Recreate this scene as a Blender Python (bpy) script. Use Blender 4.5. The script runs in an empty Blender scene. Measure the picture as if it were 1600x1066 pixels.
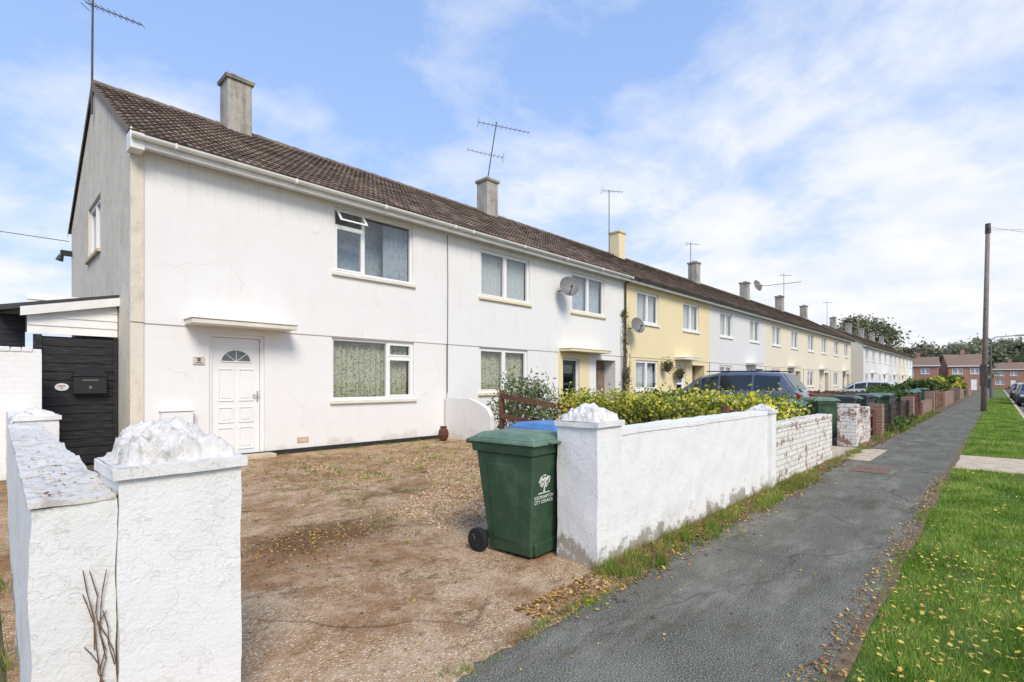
import bpy, math, random
import numpy as np
from mathutils import Vector, noise, Matrix
random.seed(7); rng=np.random.default_rng(7)
R=math.radians
scene=bpy.context.scene
COL=scene.collection
# ------------------------------------------------------------ helpers
def ob(name,data,parent=None,loc=(0,0,0),rot=(0,0,0),label=None,category=None,kind=None,group=None):
    o=bpy.data.objects.new(name,data); COL.objects.link(o)
    o.location=loc; o.rotation_euler=rot
    if parent: o.parent=parent
    if label:o["label"]=label
    if category:o["category"]=category
    if kind:o["kind"]=kind
    if group:o["group"]=group
    return o
def copy_tree(o,loc,rot=None,**kw):
    n=o.copy(); COL.objects.link(n); n.location=loc
    if rot is not None:n.rotation_euler=rot
    for k,v in kw.items(): n[k]=v
    def rec(a,b):
        for c in a.children:
            d=c.copy(); COL.objects.link(d); d.parent=b; rec(c,d)
    rec(o,n); return n
class MB:
    def __init__(s): s.v=[];s.f=[];s.m=[]
    def poly(s,pts,m=0):
        i=len(s.v); s.v+= [tuple(p) for p in pts]; s.f.append(tuple(range(i,i+len(pts)))); s.m.append(m)
    def box(s,x0,x1,y0,y1,z0,z1,m=0):
        i=len(s.v)
        s.v+=[(x0,y0,z0),(x1,y0,z0),(x1,y1,z0),(x0,y1,z0),(x0,y0,z1),(x1,y0,z1),(x1,y1,z1),(x0,y1,z1)]
        for q in((0,3,2,1),(4,5,6,7),(0,1,5,4),(1,2,6,5),(2,3,7,6),(3,0,4,7)):
            s.f.append(tuple(i+a for a in q)); s.m.append(m)
    def taper(s,b,t,z0,z1,m=0):
        i=len(s.v)
        s.v+=[(b[0],b[2],z0),(b[1],b[2],z0),(b[1],b[3],z0),(b[0],b[3],z0),(t[0],t[2],z1),(t[1],t[2],z1),(t[1],t[3],z1),(t[0],t[3],z1)]
        for q in((0,3,2,1),(4,5,6,7),(0,1,5,4),(1,2,6,5),(2,3,7,6),(3,0,4,7)):
            s.f.append(tuple(i+a for a in q)); s.m.append(m)
    def cyl(s,p0,p1,r0,r1=None,n=10,m=0,caps=True):
        if r1 is None:r1=r0
        p0=Vector(p0);p1=Vector(p1);d=(p1-p0).normalized()
        a=d.orthogonal().normalized();b=d.cross(a)
        i=len(s.v)
        for k in range(n):
            t=2*math.pi*k/n; o=a*math.cos(t)+b*math.sin(t)
            s.v.append(tuple(p0+o*r0)); s.v.append(tuple(p1+o*r1))
        for k in range(n):
            j=(k+1)%n
            s.f.append((i+2*k,i+2*j,i+2*j+1,i+2*k+1)); s.m.append(m)
        if caps:
            s.f.append(tuple(i+2*k for k in reversed(range(n)))); s.m.append(m)
            s.f.append(tuple(i+2*k+1 for k in range(n))); s.m.append(m)
    def mesh(s,name,mats,smooth=False):
        me=bpy.data.meshes.new(name); me.from_pydata(s.v,[],s.f)
        for m in (mats if isinstance(mats,(list,tuple)) else [mats]): me.materials.append(m)
        me.polygons.foreach_set('material_index',s.m)
        if smooth: me.polygons.foreach_set('use_smooth',[True]*len(s.f))
        me.update(); return me
    def build(s,name,mats,parent=None,loc=(0,0,0),rot=(0,0,0),smooth=False,bevel=0,**kw):
        o=ob(name,s.mesh(name,mats,smooth),parent,loc,rot,**kw)
        if bevel:
            b=o.modifiers.new('b','BEVEL'); b.width=bevel; b.segments=2; b.limit_method='ANGLE'; b.angle_limit=R(40)
        return o
def raw_mesh(name,V,k,C,mat):
    me=bpy.data.meshes.new(name); V=np.asarray(V,dtype=np.float32).reshape(-1,3); n=len(V); nf=n//k
    me.vertices.add(n); me.vertices.foreach_set('co',V.ravel())
    me.loops.add(n); me.loops.foreach_set('vertex_index',np.arange(n,dtype=np.int32))
    me.polygons.add(nf); me.polygons.foreach_set('loop_start',np.arange(0,n,k,dtype=np.int32))
    me.update(calc_edges=True)
    at=me.color_attributes.new('Col','FLOAT_COLOR','POINT')
    C=np.asarray(C,dtype=np.float32)
    if len(C)==nf: C=np.repeat(C,k,axis=0)
    C4=np.ones((n,4),dtype=np.float32); C4[:,:3]=C; at.data.foreach_set('color',C4.ravel())
    me.materials.append(mat); return me
# ------------------------------------------------------------ materials
def newmat(name):
    m=bpy.data.materials.new(name); m.use_nodes=True; nt=m.node_tree
    return m,nt,nt.nodes['Principled BSDF']
def N(nt,t,**kw):
    n=nt.nodes.new(t)
    for k,v in kw.items():
        if k in n.inputs: n.inputs[k].default_value=v
        else: setattr(n,k,v)
    return n
def L(nt,a,b): nt.links.new(a,b)
def coords(nt,kind='Object',scale=(1,1,1)):
    t=N(nt,'ShaderNodeTexCoord'); mp=N(nt,'ShaderNodeMapping'); mp.inputs['Scale'].default_value=scale
    L(nt,t.outputs[kind],mp.inputs['Vector']); return mp.outputs[0]
def noi(nt,vec,scale,detail=5,rough=.6,dist=0):
    n=N(nt,'ShaderNodeTexNoise'); n.inputs['Scale'].default_value=scale; n.inputs['Detail'].default_value=detail
    n.inputs['Roughness'].default_value=rough; n.inputs['Distortion'].default_value=dist
    L(nt,vec,n.inputs['Vector']); return n.outputs['Fac']
def ramp(nt,fac,stops):
    r=N(nt,'ShaderNodeValToRGB'); e=r.color_ramp.elements
    while len(e)<len(stops): e.new(.5)
    for i,(p,c) in enumerate(stops):
        e[i].position=p; e[i].color=(c if len(c)==4 else (*c,1)) if isinstance(c,(tuple,list)) else (c,c,c,1)
    L(nt,fac,r.inputs[0]); return r.outputs[0]
def mix(nt,fac,a,b,mode='MIX'):
    n=N(nt,'ShaderNodeMix',data_type='RGBA',blend_type=mode)
    for s,x in((0,fac),(6,a),(7,b)):
        if isinstance(x,bpy.types.NodeSocket): L(nt,x,n.inputs[s])
        elif s==0: n.inputs[0].default_value=x
        else: n.inputs[s].default_value=(*x,1) if len(x)==3 else x
    return n.outputs[2]
def mathn(nt,op,a,b=None,c=None):
    n=N(nt,'ShaderNodeMath',operation=op)
    for i,x in enumerate((a,b,c)):
        if x is None: continue
        if isinstance(x,(int,float)): n.inputs[i].default_value=x
        else: L(nt,x,n.inputs[i])
    return n.outputs[0]
def bump(nt,h,bs,strength=.3,dist=.01,prev=None):
    b=N(nt,'ShaderNodeBump'); b.inputs['Strength'].default_value=strength; b.inputs['Distance'].default_value=dist
    L(nt,h,b.inputs['Height'])
    if prev is not None: L(nt,prev,b.inputs['Normal'])
    L(nt,b.outputs[0],bs.inputs['Normal']); return b.outputs[0]
def zpos(nt):
    g=N(nt,'ShaderNodeNewGeometry'); sp=N(nt,'ShaderNodeSeparateXYZ'); L(nt,g.outputs['Position'],sp.inputs[0]); return sp.outputs['Z']
def M(name,c,rough=.7,var=.15,scale=4,bmp=0,bscale=60,metal=0,c2=None,stretch=(1,1,1),spec=.4):
    m,nt,bs=newmat(name); v=coords(nt,scale=stretch)
    f=noi(nt,v,scale,6,.65)
    c=tuple(c); d=tuple(x*(1-var) for x in c); e=c2 or tuple(min(1,x*(1+var)) for x in c)
    L(nt,ramp(nt,f,[(.3,d),(.5,c),(.72,e)]),bs.inputs['Base Color'])
    bs.inputs['Roughness'].default_value=rough; bs.inputs['Metallic'].default_value=metal
    bs.inputs['Specular IOR Level'].default_value=spec
    if bmp: bump(nt,noi(nt,coords(nt),bscale,4),bs,bmp,.005)
    return m
def render_mat(name,base,dirt,amount=.5,bs_=.35,bscale=70,blot=0):
    m,nt,bs=newmat(name); v=coords(nt)
    a=noi(nt,v,.9,7,.65); b=noi(nt,coords(nt,scale=(2.4,2.4,.6)),1.2,7,.7)
    fine=noi(nt,v,45,3,.6)
    mul=mathn(nt,'MULTIPLY',a,b)
    d=ramp(nt,mul,[(.24,0.),(.44,amount)])
    z=zpos(nt)
    lo=mathn(nt,'ADD',mathn(nt,'MULTIPLY_ADD',noi(nt,v,2.5,6,.7),-1.1,z),.50)
    low=ramp(nt,lo,[(0.,.5),(.16,0.)])
    mx=mathn(nt,'MAXIMUM',d,low)
    col=mix(nt,mx,base,dirt)
    if blot: col=mix(nt,ramp(nt,noi(nt,v,3.2,8,.75),[(.5,0.),(.66,blot)]),col,dirt)
    st=noi(nt,coords(nt,scale=(7,7,.25)),1.5,5,.6)
    top=ramp(nt,mathn(nt,'MULTIPLY_ADD',z,.2,0.),[(.80,0.),(1.0,1.)])
    col=mix(nt,mathn(nt,'MULTIPLY',ramp(nt,st,[(.52,0.),(.7,.4)]),top),col,dirt)
    # hairline cracks
    ns=N(nt,'ShaderNodeTexNoise'); ns.inputs['Scale'].default_value=1.5; ns.inputs['Detail'].default_value=8; L(nt,v,ns.inputs['Vector'])
    sc=N(nt,'ShaderNodeVectorMath',operation='SCALE'); L(nt,ns.outputs['Color'],sc.inputs[0]); sc.inputs['Scale'].default_value=.9
    mv=N(nt,'ShaderNodeVectorMath',operation='ADD'); L(nt,v,mv.inputs[0]); L(nt,sc.outputs[0],mv.inputs[1])
    vo=N(nt,'ShaderNodeTexVoronoi',feature='DISTANCE_TO_EDGE'); vo.inputs['Scale'].default_value=.5; L(nt,mv.outputs[0],vo.inputs['Vector'])
    ck=mathn(nt,'MULTIPLY',ramp(nt,vo.outputs['Distance'],[(0.,.45),(.006,0.)]),ramp(nt,noi(nt,v,.8,2),[(.48,0.),(.6,1.)]))
    col=mix(nt,ck,col,dirt)
    col=mix(nt,.10,col,ramp(nt,fine,[(.3,.3),(.7,1.)]),'MULTIPLY')
    L(nt,col,bs.inputs['Base Color']); bs.inputs['Roughness'].default_value=.85; bs.inputs['Specular IOR Level'].default_value=.2
    n1=bump(nt,noi(nt,v,bscale,5,.7),bs,bs_,.006)
    bump(nt,noi(nt,v,3.,3),bs,.25,.03,n1)
    return m
WHITE=render_mat('white_render',(.83,.815,.785),(.58,.52,.44),.17)
GABLE=render_mat('weathered_render',(.74,.66,.54),(.38,.33,.25),.5,blot=.35)
YELL=render_mat('yellow_render',(.83,.70,.43),(.6,.5,.33),.2)
CREAM=render_mat('cream_render',(.79,.71,.56),(.55,.48,.38),.2)
PALE=render_mat('pale_render',(.74,.73,.72),(.55,.53,.5),.2)
CHIMR=render_mat('chimney_render',(.46,.42,.36),(.10,.09,.07),.95,.6,blot=.4)
UPVC=M('white_upvc',(.83,.82,.80),.3,.03,2)
FASC=M('white_fascia',(.80,.78,.74),.45,.1,3)
BLACKP=M('black_plastic',(.03,.03,.03),.4,.2,3)
BRN=M('brown_gutter',(.05,.045,.04),.4,.2,3)
DARKW=M('black_timber',(.016,.016,.018),.55,.6,5,.6,40,stretch=(1,1,8),c2=(.06,.055,.05))
CONC=M('concrete',(.56,.45,.32),.9,.25,5,.5,80)
METAL=M('aerial_metal',(.22,.20,.18),.45,.3,8,metal=.7)
RUSTM=M('dark_steel',(.10,.08,.07),.6,.3,8,metal=.4)
WOOD=M('brown_timber',(.13,.06,.035),.75,.35,4,.4,40,c2=(.22,.12,.07))
WOODG=M('grey_timber',(.22,.17,.13),.8,.35,4,.4,40)
WOODD=M('dark_timber',(.06,.045,.038),.8,.4,4,.4,40)
POLEM=M('pole_timber',(.25,.20,.17),.85,.3,3,.4,30,stretch=(6,6,.6))
DARKI=M('dark_interior',(.03,.028,.025),.9,.2,3)
TERRA=M('glazed_pot',(.12,.045,.03),.35,.3,6)
SOIL=M('soil',(.17,.115,.07),.95,.5,12,.8,50)
STEM=M('ivy_stem',(.17,.10,.06),.9,.3,10)
def stucco(name='painted_stucco',dirty=0,base=(.83,.815,.785)):
    m,nt,bs=newmat(name); v=coords(nt)
    a=noi(nt,v,2.2,7,.7)
    vo=N(nt,'ShaderNodeTexVoronoi',feature='DISTANCE_TO_EDGE'); vo.inputs['Scale'].default_value=5
    mv=N(nt,'ShaderNodeVectorMath',operation='ADD'); L(nt,v,mv.inputs[0])
    ns=N(nt,'ShaderNodeTexNoise'); ns.inputs['Scale'].default_value=7; ns.inputs['Detail'].default_value=5; L(nt,v,ns.inputs['Vector'])
    sc=N(nt,'ShaderNodeVectorMath',operation='SCALE'); L(nt,ns.outputs['Color'],sc.inputs[0]); sc.inputs['Scale'].default_value=.6
    L(nt,sc.outputs[0],mv.inputs[1]); L(nt,mv.outputs[0],vo.inputs['Vector'])
    ridge=ramp(nt,vo.outputs['Distance'],[(0.,1.),(.05,0.)])
    ridge=mix(nt,ramp(nt,noi(nt,v,4,4),[(.42,0.),(.52,1.)]),(0,0,0),ridge)
    col=mix(nt,ramp(nt,a,[(.52,0.),(.75,.3+.2*dirty)]),base,(.58,.53,.46))
    col=mix(nt,mathn(nt,'MULTIPLY',ridge,.16+.1*dirty),col,(.36,.33,.29))
    fl=noi(nt,v,38,6,.75); col=mix(nt,ramp(nt,fl,[(.66-dirty*.08,0.),(.72-dirty*.08,.5)]),col,(.34,.28,.21))
    sp2=noi(nt,coords(nt,scale=(6,6,.8)),2.2,7,.75); col=mix(nt,ramp(nt,sp2,[(.62-.05*dirty,0.),(.78-.06*dirty,.4)]),col,(.36,.32,.22))
    if dirty:
        dd=noi(nt,v,9,9,.8); col=mix(nt,ramp(nt,dd,[(.60-.07*dirty,0.),(.67-.07*dirty,.6)]),col,(.38,.33,.25))
    lo=mathn(nt,'ADD',mathn(nt,'MULTIPLY_ADD',noi(nt,v,5,8,.75),-1.1,zpos(nt)),.50)
    col=mix(nt,ramp(nt,lo,[(0.,.75),(.04,.2),(.11,0.)]),col,(.24,.20,.13))
    L(nt,col,bs.inputs['Base Color']); bs.inputs['Roughness'].default_value=.85; bs.inputs['Specular IOR Level'].default_value=.15
    n1=bump(nt,ridge,bs,.18,.008); n2=bump(nt,noi(nt,v,70,6,.75),bs,.7,.006,n1); bump(nt,noi(nt,v,14,5,.65),bs,.35,.012,n2)
    return m
STUCCO=stucco(); STUCD=stucco('flaking_coping_paint',1.2,(.72,.69,.63)); STUCL=stucco('grimy_stucco',.45,(.80,.78,.74))
def asphalt(name,base,spk=.23,cr=True):
    m,nt,bs=newmat(name); v=coords(nt)
    big=noi(nt,v,1.1,7,.7); f=noi(nt,v,130,3,.6)
    c=ramp(nt,big,[(.3,tuple(x*.65 for x in base)),(.5,base),(.7,tuple(x*1.45 for x in base))])
    c=mix(nt,ramp(nt,f,[(.53,0.),(.63,.85)]),c,(spk*1.85,spk*1.76,spk*1.45))
    c=mix(nt,ramp(nt,f,[(.35,.85),(.46,0.)]),c,(.028,.026,.019))
    sx=N(nt,'ShaderNodeTexNoise'); sx.inputs['Scale'].default_value=1.2; sx.inputs['Detail'].default_value=9; L(nt,v,sx.inputs['Vector'])
    worn=noi(nt,coords(nt,scale=(.5,1.6,1)),2.0,9,.75)
    c=mix(nt,ramp(nt,worn,[(.50,0.),(.68,.5)]),c,(.36,.34,.27))
    moss=noi(nt,coords(nt,scale=(.4,1,1)),3.1,8,.8)
    c=mix(nt,ramp(nt,moss,[(.52,0.),(.66,.65)]),c,(.085,.085,.045))
    sc2=noi(nt,coords(nt,scale=(1,3,1)),5,8,.85); c=mix(nt,ramp(nt,sc2,[(.66,0.),(.70,.8)]),c,(.60,.58,.52))
    if cr:
        mv=N(nt,'ShaderNodeVectorMath',operation='ADD'); L(nt,v,mv.inputs[0])
        sc=N(nt,'ShaderNodeVectorMath',operation='SCALE'); L(nt,sx.outputs['Color'],sc.inputs[0]); sc.inputs['Scale'].default_value=.9
        L(nt,sc.outputs[0],mv.inputs[1])
        vo=N(nt,'ShaderNodeTexVoronoi',feature='DISTANCE_TO_EDGE'); vo.inputs['Scale'].default_value=.8; L(nt,mv.outputs[0],vo.inputs['Vector'])
        msk=ramp(nt,noi(nt,v,.7,3),[(.45,0.),(.6,.8)])
        ck=mix(nt,ramp(nt,vo.outputs['Distance'],[(0.,1.),(.010,0.)]),(0,0,0),msk)
        c=mix(nt,ck,c,(.03,.026,.018))
    L(nt,c,bs.inputs['Base Color']); bs.inputs['Roughness'].default_value=.95; bs.inputs['Specular IOR Level'].default_value=.05
    n1=bump(nt,f,bs,.8,.006); bump(nt,noi(nt,v,6,4),bs,.3,.02,n1)
    return m
ASPH=asphalt('pavement_asphalt',(.145,.138,.112))
ROADM=asphalt('road_asphalt',(.11,.105,.098))
def aggregate():
    m,nt,bs=newmat('exposed_aggregate'); v=coords(nt)
    vo=N(nt,'ShaderNodeTexVoronoi'); vo.inputs['Scale'].default_value=76; L(nt,v,vo.inputs['Vector'])
    sp=N(nt,'ShaderNodeSeparateXYZ'); L(nt,vo.outputs['Color'],sp.inputs[0])
    st=ramp(nt,sp.outputs[0],[(0.,(.14,.065,.03)),(.25,(.40,.23,.115)),(.5,(.52,.35,.20)),(.75,(.64,.49,.33)),(1.,(.84,.74,.60))])
    dis=ramp(nt,vo.outputs['Distance'],[(.30,0.),(.55,1.)])
    c=mix(nt,dis,st,(.40,.265,.155))
    big=noi(nt,v,.85,9,.72,.6)
    c=mix(nt,ramp(nt,big,[(.49,0.),(.57,.68)]),c,(.25,.125,.052))
    b2=noi(nt,v,2.2,8,.75)
    c=mix(nt,ramp(nt,b2,[(.49,0.),(.64,.5)]),c,(.66,.50,.34))
    b3=noi(nt,coords(nt,scale=(.8,1.6,1)),1.7,8,.8,1.)
    c=mix(nt,ramp(nt,b3,[(.55,0.),(.63,.78)]),c,(.11,.085,.032))
    b4=noi(nt,v,3.7,9,.8); c=mix(nt,ramp(nt,b4,[(.57,0.),(.65,.75)]),c,(.10,.05,.025))
    d0=N(nt,'ShaderNodeVectorMath',operation='MULTIPLY_ADD'); L(nt,v,d0.inputs[0]); d0.inputs[1].default_value=(.95,1.7,0); d0.inputs[2].default_value=(-2.0,-7.3,0)
    ln_=N(nt,'ShaderNodeVectorMath',operation='LENGTH'); L(nt,d0.outputs[0],ln_.inputs[0])
    dd=mathn(nt,'ADD',ln_.outputs['Value'],mathn(nt,'MULTIPLY',noi(nt,v,4,8,.75),-1.6))
    c=mix(nt,ramp(nt,mathn(nt,'ADD',dd,.45),[(.0,.78),(.6,0.)]),c,(.11,.052,.025))
    ns=N(nt,'ShaderNodeTexNoise'); ns.inputs['Scale'].default_value=.9; ns.inputs['Detail'].default_value=8; L(nt,v,ns.inputs['Vector'])
    sc=N(nt,'ShaderNodeVectorMath',operation='SCALE'); L(nt,ns.outputs['Color'],sc.inputs[0]); sc.inputs['Scale'].default_value=.8
    mv=N(nt,'ShaderNodeVectorMath',operation='ADD'); L(nt,v,mv.inputs[0]); L(nt,sc.outputs[0],mv.inputs[1])
    v2=N(nt,'ShaderNodeTexVoronoi',feature='DISTANCE_TO_EDGE'); v2.inputs['Scale'].default_value=.5; L(nt,mv.outputs[0],v2.inputs['Vector'])
    msk=ramp(nt,noi(nt,v,.9,3),[(.45,0.),(.6,.8)])
    c=mix(nt,mix(nt,ramp(nt,v2.outputs['Distance'],[(0.,.9),(.012,0.)]),(0,0,0),msk),c,(.07,.05,.03))
    L(nt,c,bs.inputs['Base Color']); bs.inputs['Roughness'].default_value=.92; bs.inputs['Specular IOR Level'].default_value=.12
    n1=bump(nt,vo.outputs['Distance'],bs,.8,.007); bump(nt,big,bs,.3,.03,n1)
    return m
AGG=aggregate()
def lawn(name,g1,g2,g3):
    m,nt,bs=newmat(name); v=coords(nt)
    a=noi(nt,v,1.3,8,.75); b=noi(nt,v,60,4,.7)
    c=ramp(nt,a,[(.35,g1),(.52,g2),(.7,g3)]); c=mix(nt,.6,c,ramp(nt,b,[(.3,.25),(.7,1.)]),'MULTIPLY')
    L(nt,c,bs.inputs['Base Color']); bs.inputs['Roughness'].default_value=.95; bump(nt,b,bs,.8,.03); return m
LAWN=lawn('verge_grass',(.09,.14,.025),(.15,.23,.035),(.22,.27,.06))
GARD=lawn('garden_ground',(.10,.09,.035),(.20,.16,.09),(.32,.25,.17))
FARG=lawn('far_ground',(.07,.11,.025),(.10,.15,.035),(.14,.17,.06))
def brick(name,paint=0,col=(.36,.13,.075),col2=(.27,.095,.06),mort=.6):
    m,nt,bs=newmat(name); t=N(nt,'ShaderNodeTexCoord'); sp=N(nt,'ShaderNodeSeparateXYZ'); L(nt,t.outputs['Object'],sp.inputs[0])
    ad=N(nt,'ShaderNodeMath',operation='ADD'); L(nt,sp.outputs[0],ad.inputs[0]); L(nt,sp.outputs[1],ad.inputs[1])
    cb=N(nt,'ShaderNodeCombineXYZ'); L(nt,ad.outputs[0],cb.inputs[0]); L(nt,sp.outputs[2],cb.inputs[1])
    br=N(nt,'ShaderNodeTexBrick'); br.inputs['Scale'].default_value=1; br.inputs['Brick Width'].default_value=.225; br.inputs['Row Height'].default_value=.075
    br.inputs['Mortar Size'].default_value=.007; br.inputs['Color1'].default_value=(*col,1); br.inputs['Color2'].default_value=(*col2,1); br.inputs['Mortar'].default_value=(.35,.32,.28,1)
    L(nt,cb.outputs[0],br.inputs['Vector']); c=br.outputs['Color']
    if paint:
        n=noi(nt,t.outputs['Object'],5,8,.72)
        pc=mix(nt,ramp(nt,br.outputs['Fac'],[(0.,0.),(1.,mort)]),(.78,.75,.69) if mort>.2 else (.82,.80,.77),(.36,.32,.27))
        c=mix(nt,ramp(nt,n,[(paint-.02,0.),(paint+.015,1.)]),pc,c)
        c=mix(nt,ramp(nt,noi(nt,t.outputs['Object'],3,6,.7),[(.5,0.),(.7,.35 if mort>.2 else .15)]),c,(.40,.36,.30))
    L(nt,c,bs.inputs['Base Color']); bs.inputs['Roughness'].default_value=.9
    inv=mathn(nt,'SUBTRACT',1.,br.outputs['Fac'])
    n1=bump(nt,inv,bs,.25 if mort<.2 else .8,.008); bump(nt,noi(nt,t.outputs['Object'],60,4),bs,.4,.005,n1); return m
BRICK=brick('red_brick'); BRICKP=brick('peeling_painted_brick',.57,(.34,.16,.10),(.28,.13,.08)); BRICKW=brick('painted_brick',.80,mort=.08); BRICKQ=brick('flaking_brick',.53,(.33,.15,.10),(.28,.12,.08)); BRICKM=brick('brown_brick',0,(.30,.17,.12),(.24,.13,.095))
def colmat(name,rough=.6,trans=.0):
    m,nt,bs=newmat(name); a=N(nt,'ShaderNodeAttribute',attribute_name='Col'); c=a.outputs['Color']
    L(nt,c,bs.inputs['Base Color']); bs.inputs['Roughness'].default_value=rough; bs.inputs['Specular IOR Level'].default_value=.3
    if trans:
        tr=N(nt,'ShaderNodeBsdfTranslucent'); L(nt,c,tr.inputs[0]); ms=N(nt,'ShaderNodeMixShader'); ms.inputs[0].default_value=trans
        L(nt,bs.outputs[0],ms.inputs[1]); L(nt,tr.outputs[0],ms.inputs[2]); L(nt,ms.outputs[0],nt.nodes['Material Output'].inputs[0])
    return m
LEAF=colmat('leaf',.5,.35); GRASSB=colmat('grass_blade',.6,.35); DEADL=colmat('dead_leaf',.8,.1); PEB=colmat('pebble',.8)
def tilemat():
    m,nt,bs=newmat('roof_tile'); a=N(nt,'ShaderNodeAttribute',attribute_name='Col'); v=coords(nt)
    n=noi(nt,v,1.6,8,.75); c=mix(nt,ramp(nt,n,[(.46,0.),(.60,.55)]),a.outputs['Color'],(.08,.064,.05))
    l=noi(nt,v,14,6,.8); c=mix(nt,ramp(nt,l,[(.60,0.),(.7,.6)]),c,(.33,.29,.22))
    L(nt,c,bs.inputs['Base Color']); bs.inputs['Roughness'].default_value=.95; bs.inputs['Specular IOR Level'].default_value=.1; bump(nt,noi(nt,v,60,4),bs,.5,.008); return m
TILE=tilemat()
RIDGE=M('ridge_clay',(.18,.135,.105),.9,.35,3,.4,60)
def glassmat():
    m,nt,bs=newmat('window_glass'); nt.nodes.remove(bs)
    tr=N(nt,'ShaderNodeBsdfTransparent'); tr.inputs[0].default_value=(.88,.92,.91,1)
    gl=N(nt,'ShaderNodeBsdfGlossy'); gl.inputs['Roughness'].default_value=.02
    g=N(nt,'ShaderNodeTexCoord'); b=N(nt,'ShaderNodeBump'); b.inputs['Strength'].default_value=.04; b.inputs['Distance'].default_value=.02
    n=N(nt,'ShaderNodeTexNoise'); n.inputs['Scale'].default_value=1.5; L(nt,g.outputs['Object'],n.inputs['Vector']); L(nt,n.outputs[0],b.inputs['Height']); L(nt,b.outputs[0],gl.inputs['Normal'])
    lw=N(nt,'ShaderNodeLayerWeight'); lw.inputs[0].default_value=.5
    f=mathn(nt,'MULTIPLY_ADD',mathn(nt,'POWER',lw.outputs['Facing'],3.),.75,.10)
    ms=N(nt,'ShaderNodeMixShader'); L(nt,f,ms.inputs[0]); L(nt,tr.outputs[0],ms.inputs[1]); L(nt,gl.outputs[0],ms.inputs[2])
    L(nt,ms.outputs[0],nt.nodes['Material Output'].inputs[0]); return m
GLASS=glassmat()
def curtain_mat(name,c1,c2,scale):
    m,nt,bs=newmat(name); v=coords(nt); vo=N(nt,'ShaderNodeTexVoronoi'); vo.inputs['Scale'].default_value=scale; L(nt,v,vo.inputs['Vector'])
    n=noi(nt,v,scale*.6,4); f=mix(nt,.5,vo.outputs['Distance'],n)
    L(nt,ramp(nt,f,[(.36,c1),(.5,c2)]),bs.inputs['Base Color']); bs.inputs['Roughness'].default_value=.9; return m
LACE=curtain_mat('patterned_lace',(.16,.17,.10),(.50,.48,.35),24)
NET=curtain_mat('net_curtain',(.46,.47,.48),(.60,.60,.60),30)
BLUEC=curtain_mat('grey_blue_curtain',(.36,.40,.47),(.46,.51,.58),8)
# ------------------------------------------------------------ camera, world, sun
cam=bpy.data.cameras.new('camera'); co=ob('camera',cam,None,(0,0,1.35),(R(90),0,-math.atan2(.7242,.6896)))
cam.lens=17.955; cam.sensor_width=36; cam.shift_y=65/1600; cam.clip_start=.05; cam.clip_end=3000
scene.camera=co
w=bpy.data.worlds.new('World'); scene.world=w; w.use_nodes=True; nt=w.node_tree; bg=nt.nodes['Background']
SUN_EL=R(42); saz=R(205)
sky=N(nt,'ShaderNodeTexSky',sky_type='NISHITA'); sky.sun_disc=False; sky.sun_elevation=SUN_EL; sky.sun_rotation=saz; sky.air_density=1.0; sky.dust_density=.6; sky.ozone_density=2.0
tc=N(nt,'ShaderNodeTexCoord'); sp=N(nt,'ShaderNodeSeparateXYZ'); L(nt,tc.outputs['Generated'],sp.inputs[0])
mth=lambda *a: mathn(nt,*a)
Z=mth('MAXIMUM',sp.outputs[2],0.)
zc=mth('ADD',Z,.25)
cx=mth('DIVIDE',sp.outputs[0],zc); cy=mth('DIVIDE',sp.outputs[1],zc)
cb=N(nt,'ShaderNodeCombineXYZ'); L(nt,cx,cb.inputs[0]); L(nt,cy,cb.inputs[1])
mp0=N(nt,'ShaderNodeMapping'); mp0.inputs['Location'].default_value=(.55,.25,0); L(nt,cb.outputs[0],mp0.inputs[0])
n1=noi(nt,mp0.outputs[0],1.9,11,.58,.15)
mp=N(nt,'ShaderNodeMapping'); mp.inputs['Location'].default_value=(6.3,2.7,0); L(nt,cb.outputs[0],mp.inputs[0])
n2=noi(nt,mp.outputs[0],.6,3,.5)
bias=mth('ADD',mth('MULTIPLY_ADD',sp.outputs[0],.16,-.055),mth('MULTIPLY_ADD',Z,-.55,.19))
den=mth('ADD',mth('ADD',mth('MULTIPLY_ADD',n2,.2,-.1),n1),bias)
cl=ramp(nt,den,[(.42,0.),(.54,.45),(.62,.8),(.76,.97)])
hs=N(nt,'ShaderNodeHueSaturation'); hs.inputs['Saturation'].default_value=1.0; hs.inputs['Value'].default_value=2.5; L(nt,sky.outputs[0],hs.inputs['Color'])
blue=mix(nt,.65,hs.outputs[0],(3.4,5.5,10.3))
blue=mix(nt,mth('MULTIPLY',mth('POWER',mth('SUBTRACT',1.,Z),2.6),.9),blue,(6.3,7.7,10.4))
shade=ramp(nt,noi(nt,cb.outputs[0],3.2,8,.6),[(.32,(8.3,8.9,9.9)),(.5,(9.6,9.8,10.2)),(.62,(10.5,10.4,10.3))])
skyc=mix(nt,cl,blue,shade)
L(nt,skyc,bg.inputs['Color']); bg.inputs['Strength'].default_value=.10
sd=bpy.data.lights.new('sun','SUN'); sd.energy=3.2; sd.angle=R(24); sd.color=(1,.91,.77)
sdir=Vector((math.sin(saz)*math.cos(SUN_EL),math.cos(saz)*math.cos(SUN_EL),math.sin(SUN_EL)))
so=ob('sun',sd,None,(0,-20,30)); so.rotation_euler=(-sdir).to_track_quat('-Z','Y').to_euler()
scene.view_settings.view_transform='Standard'; scene.view_settings.look='None'; scene.view_settings.exposure=0
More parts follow.
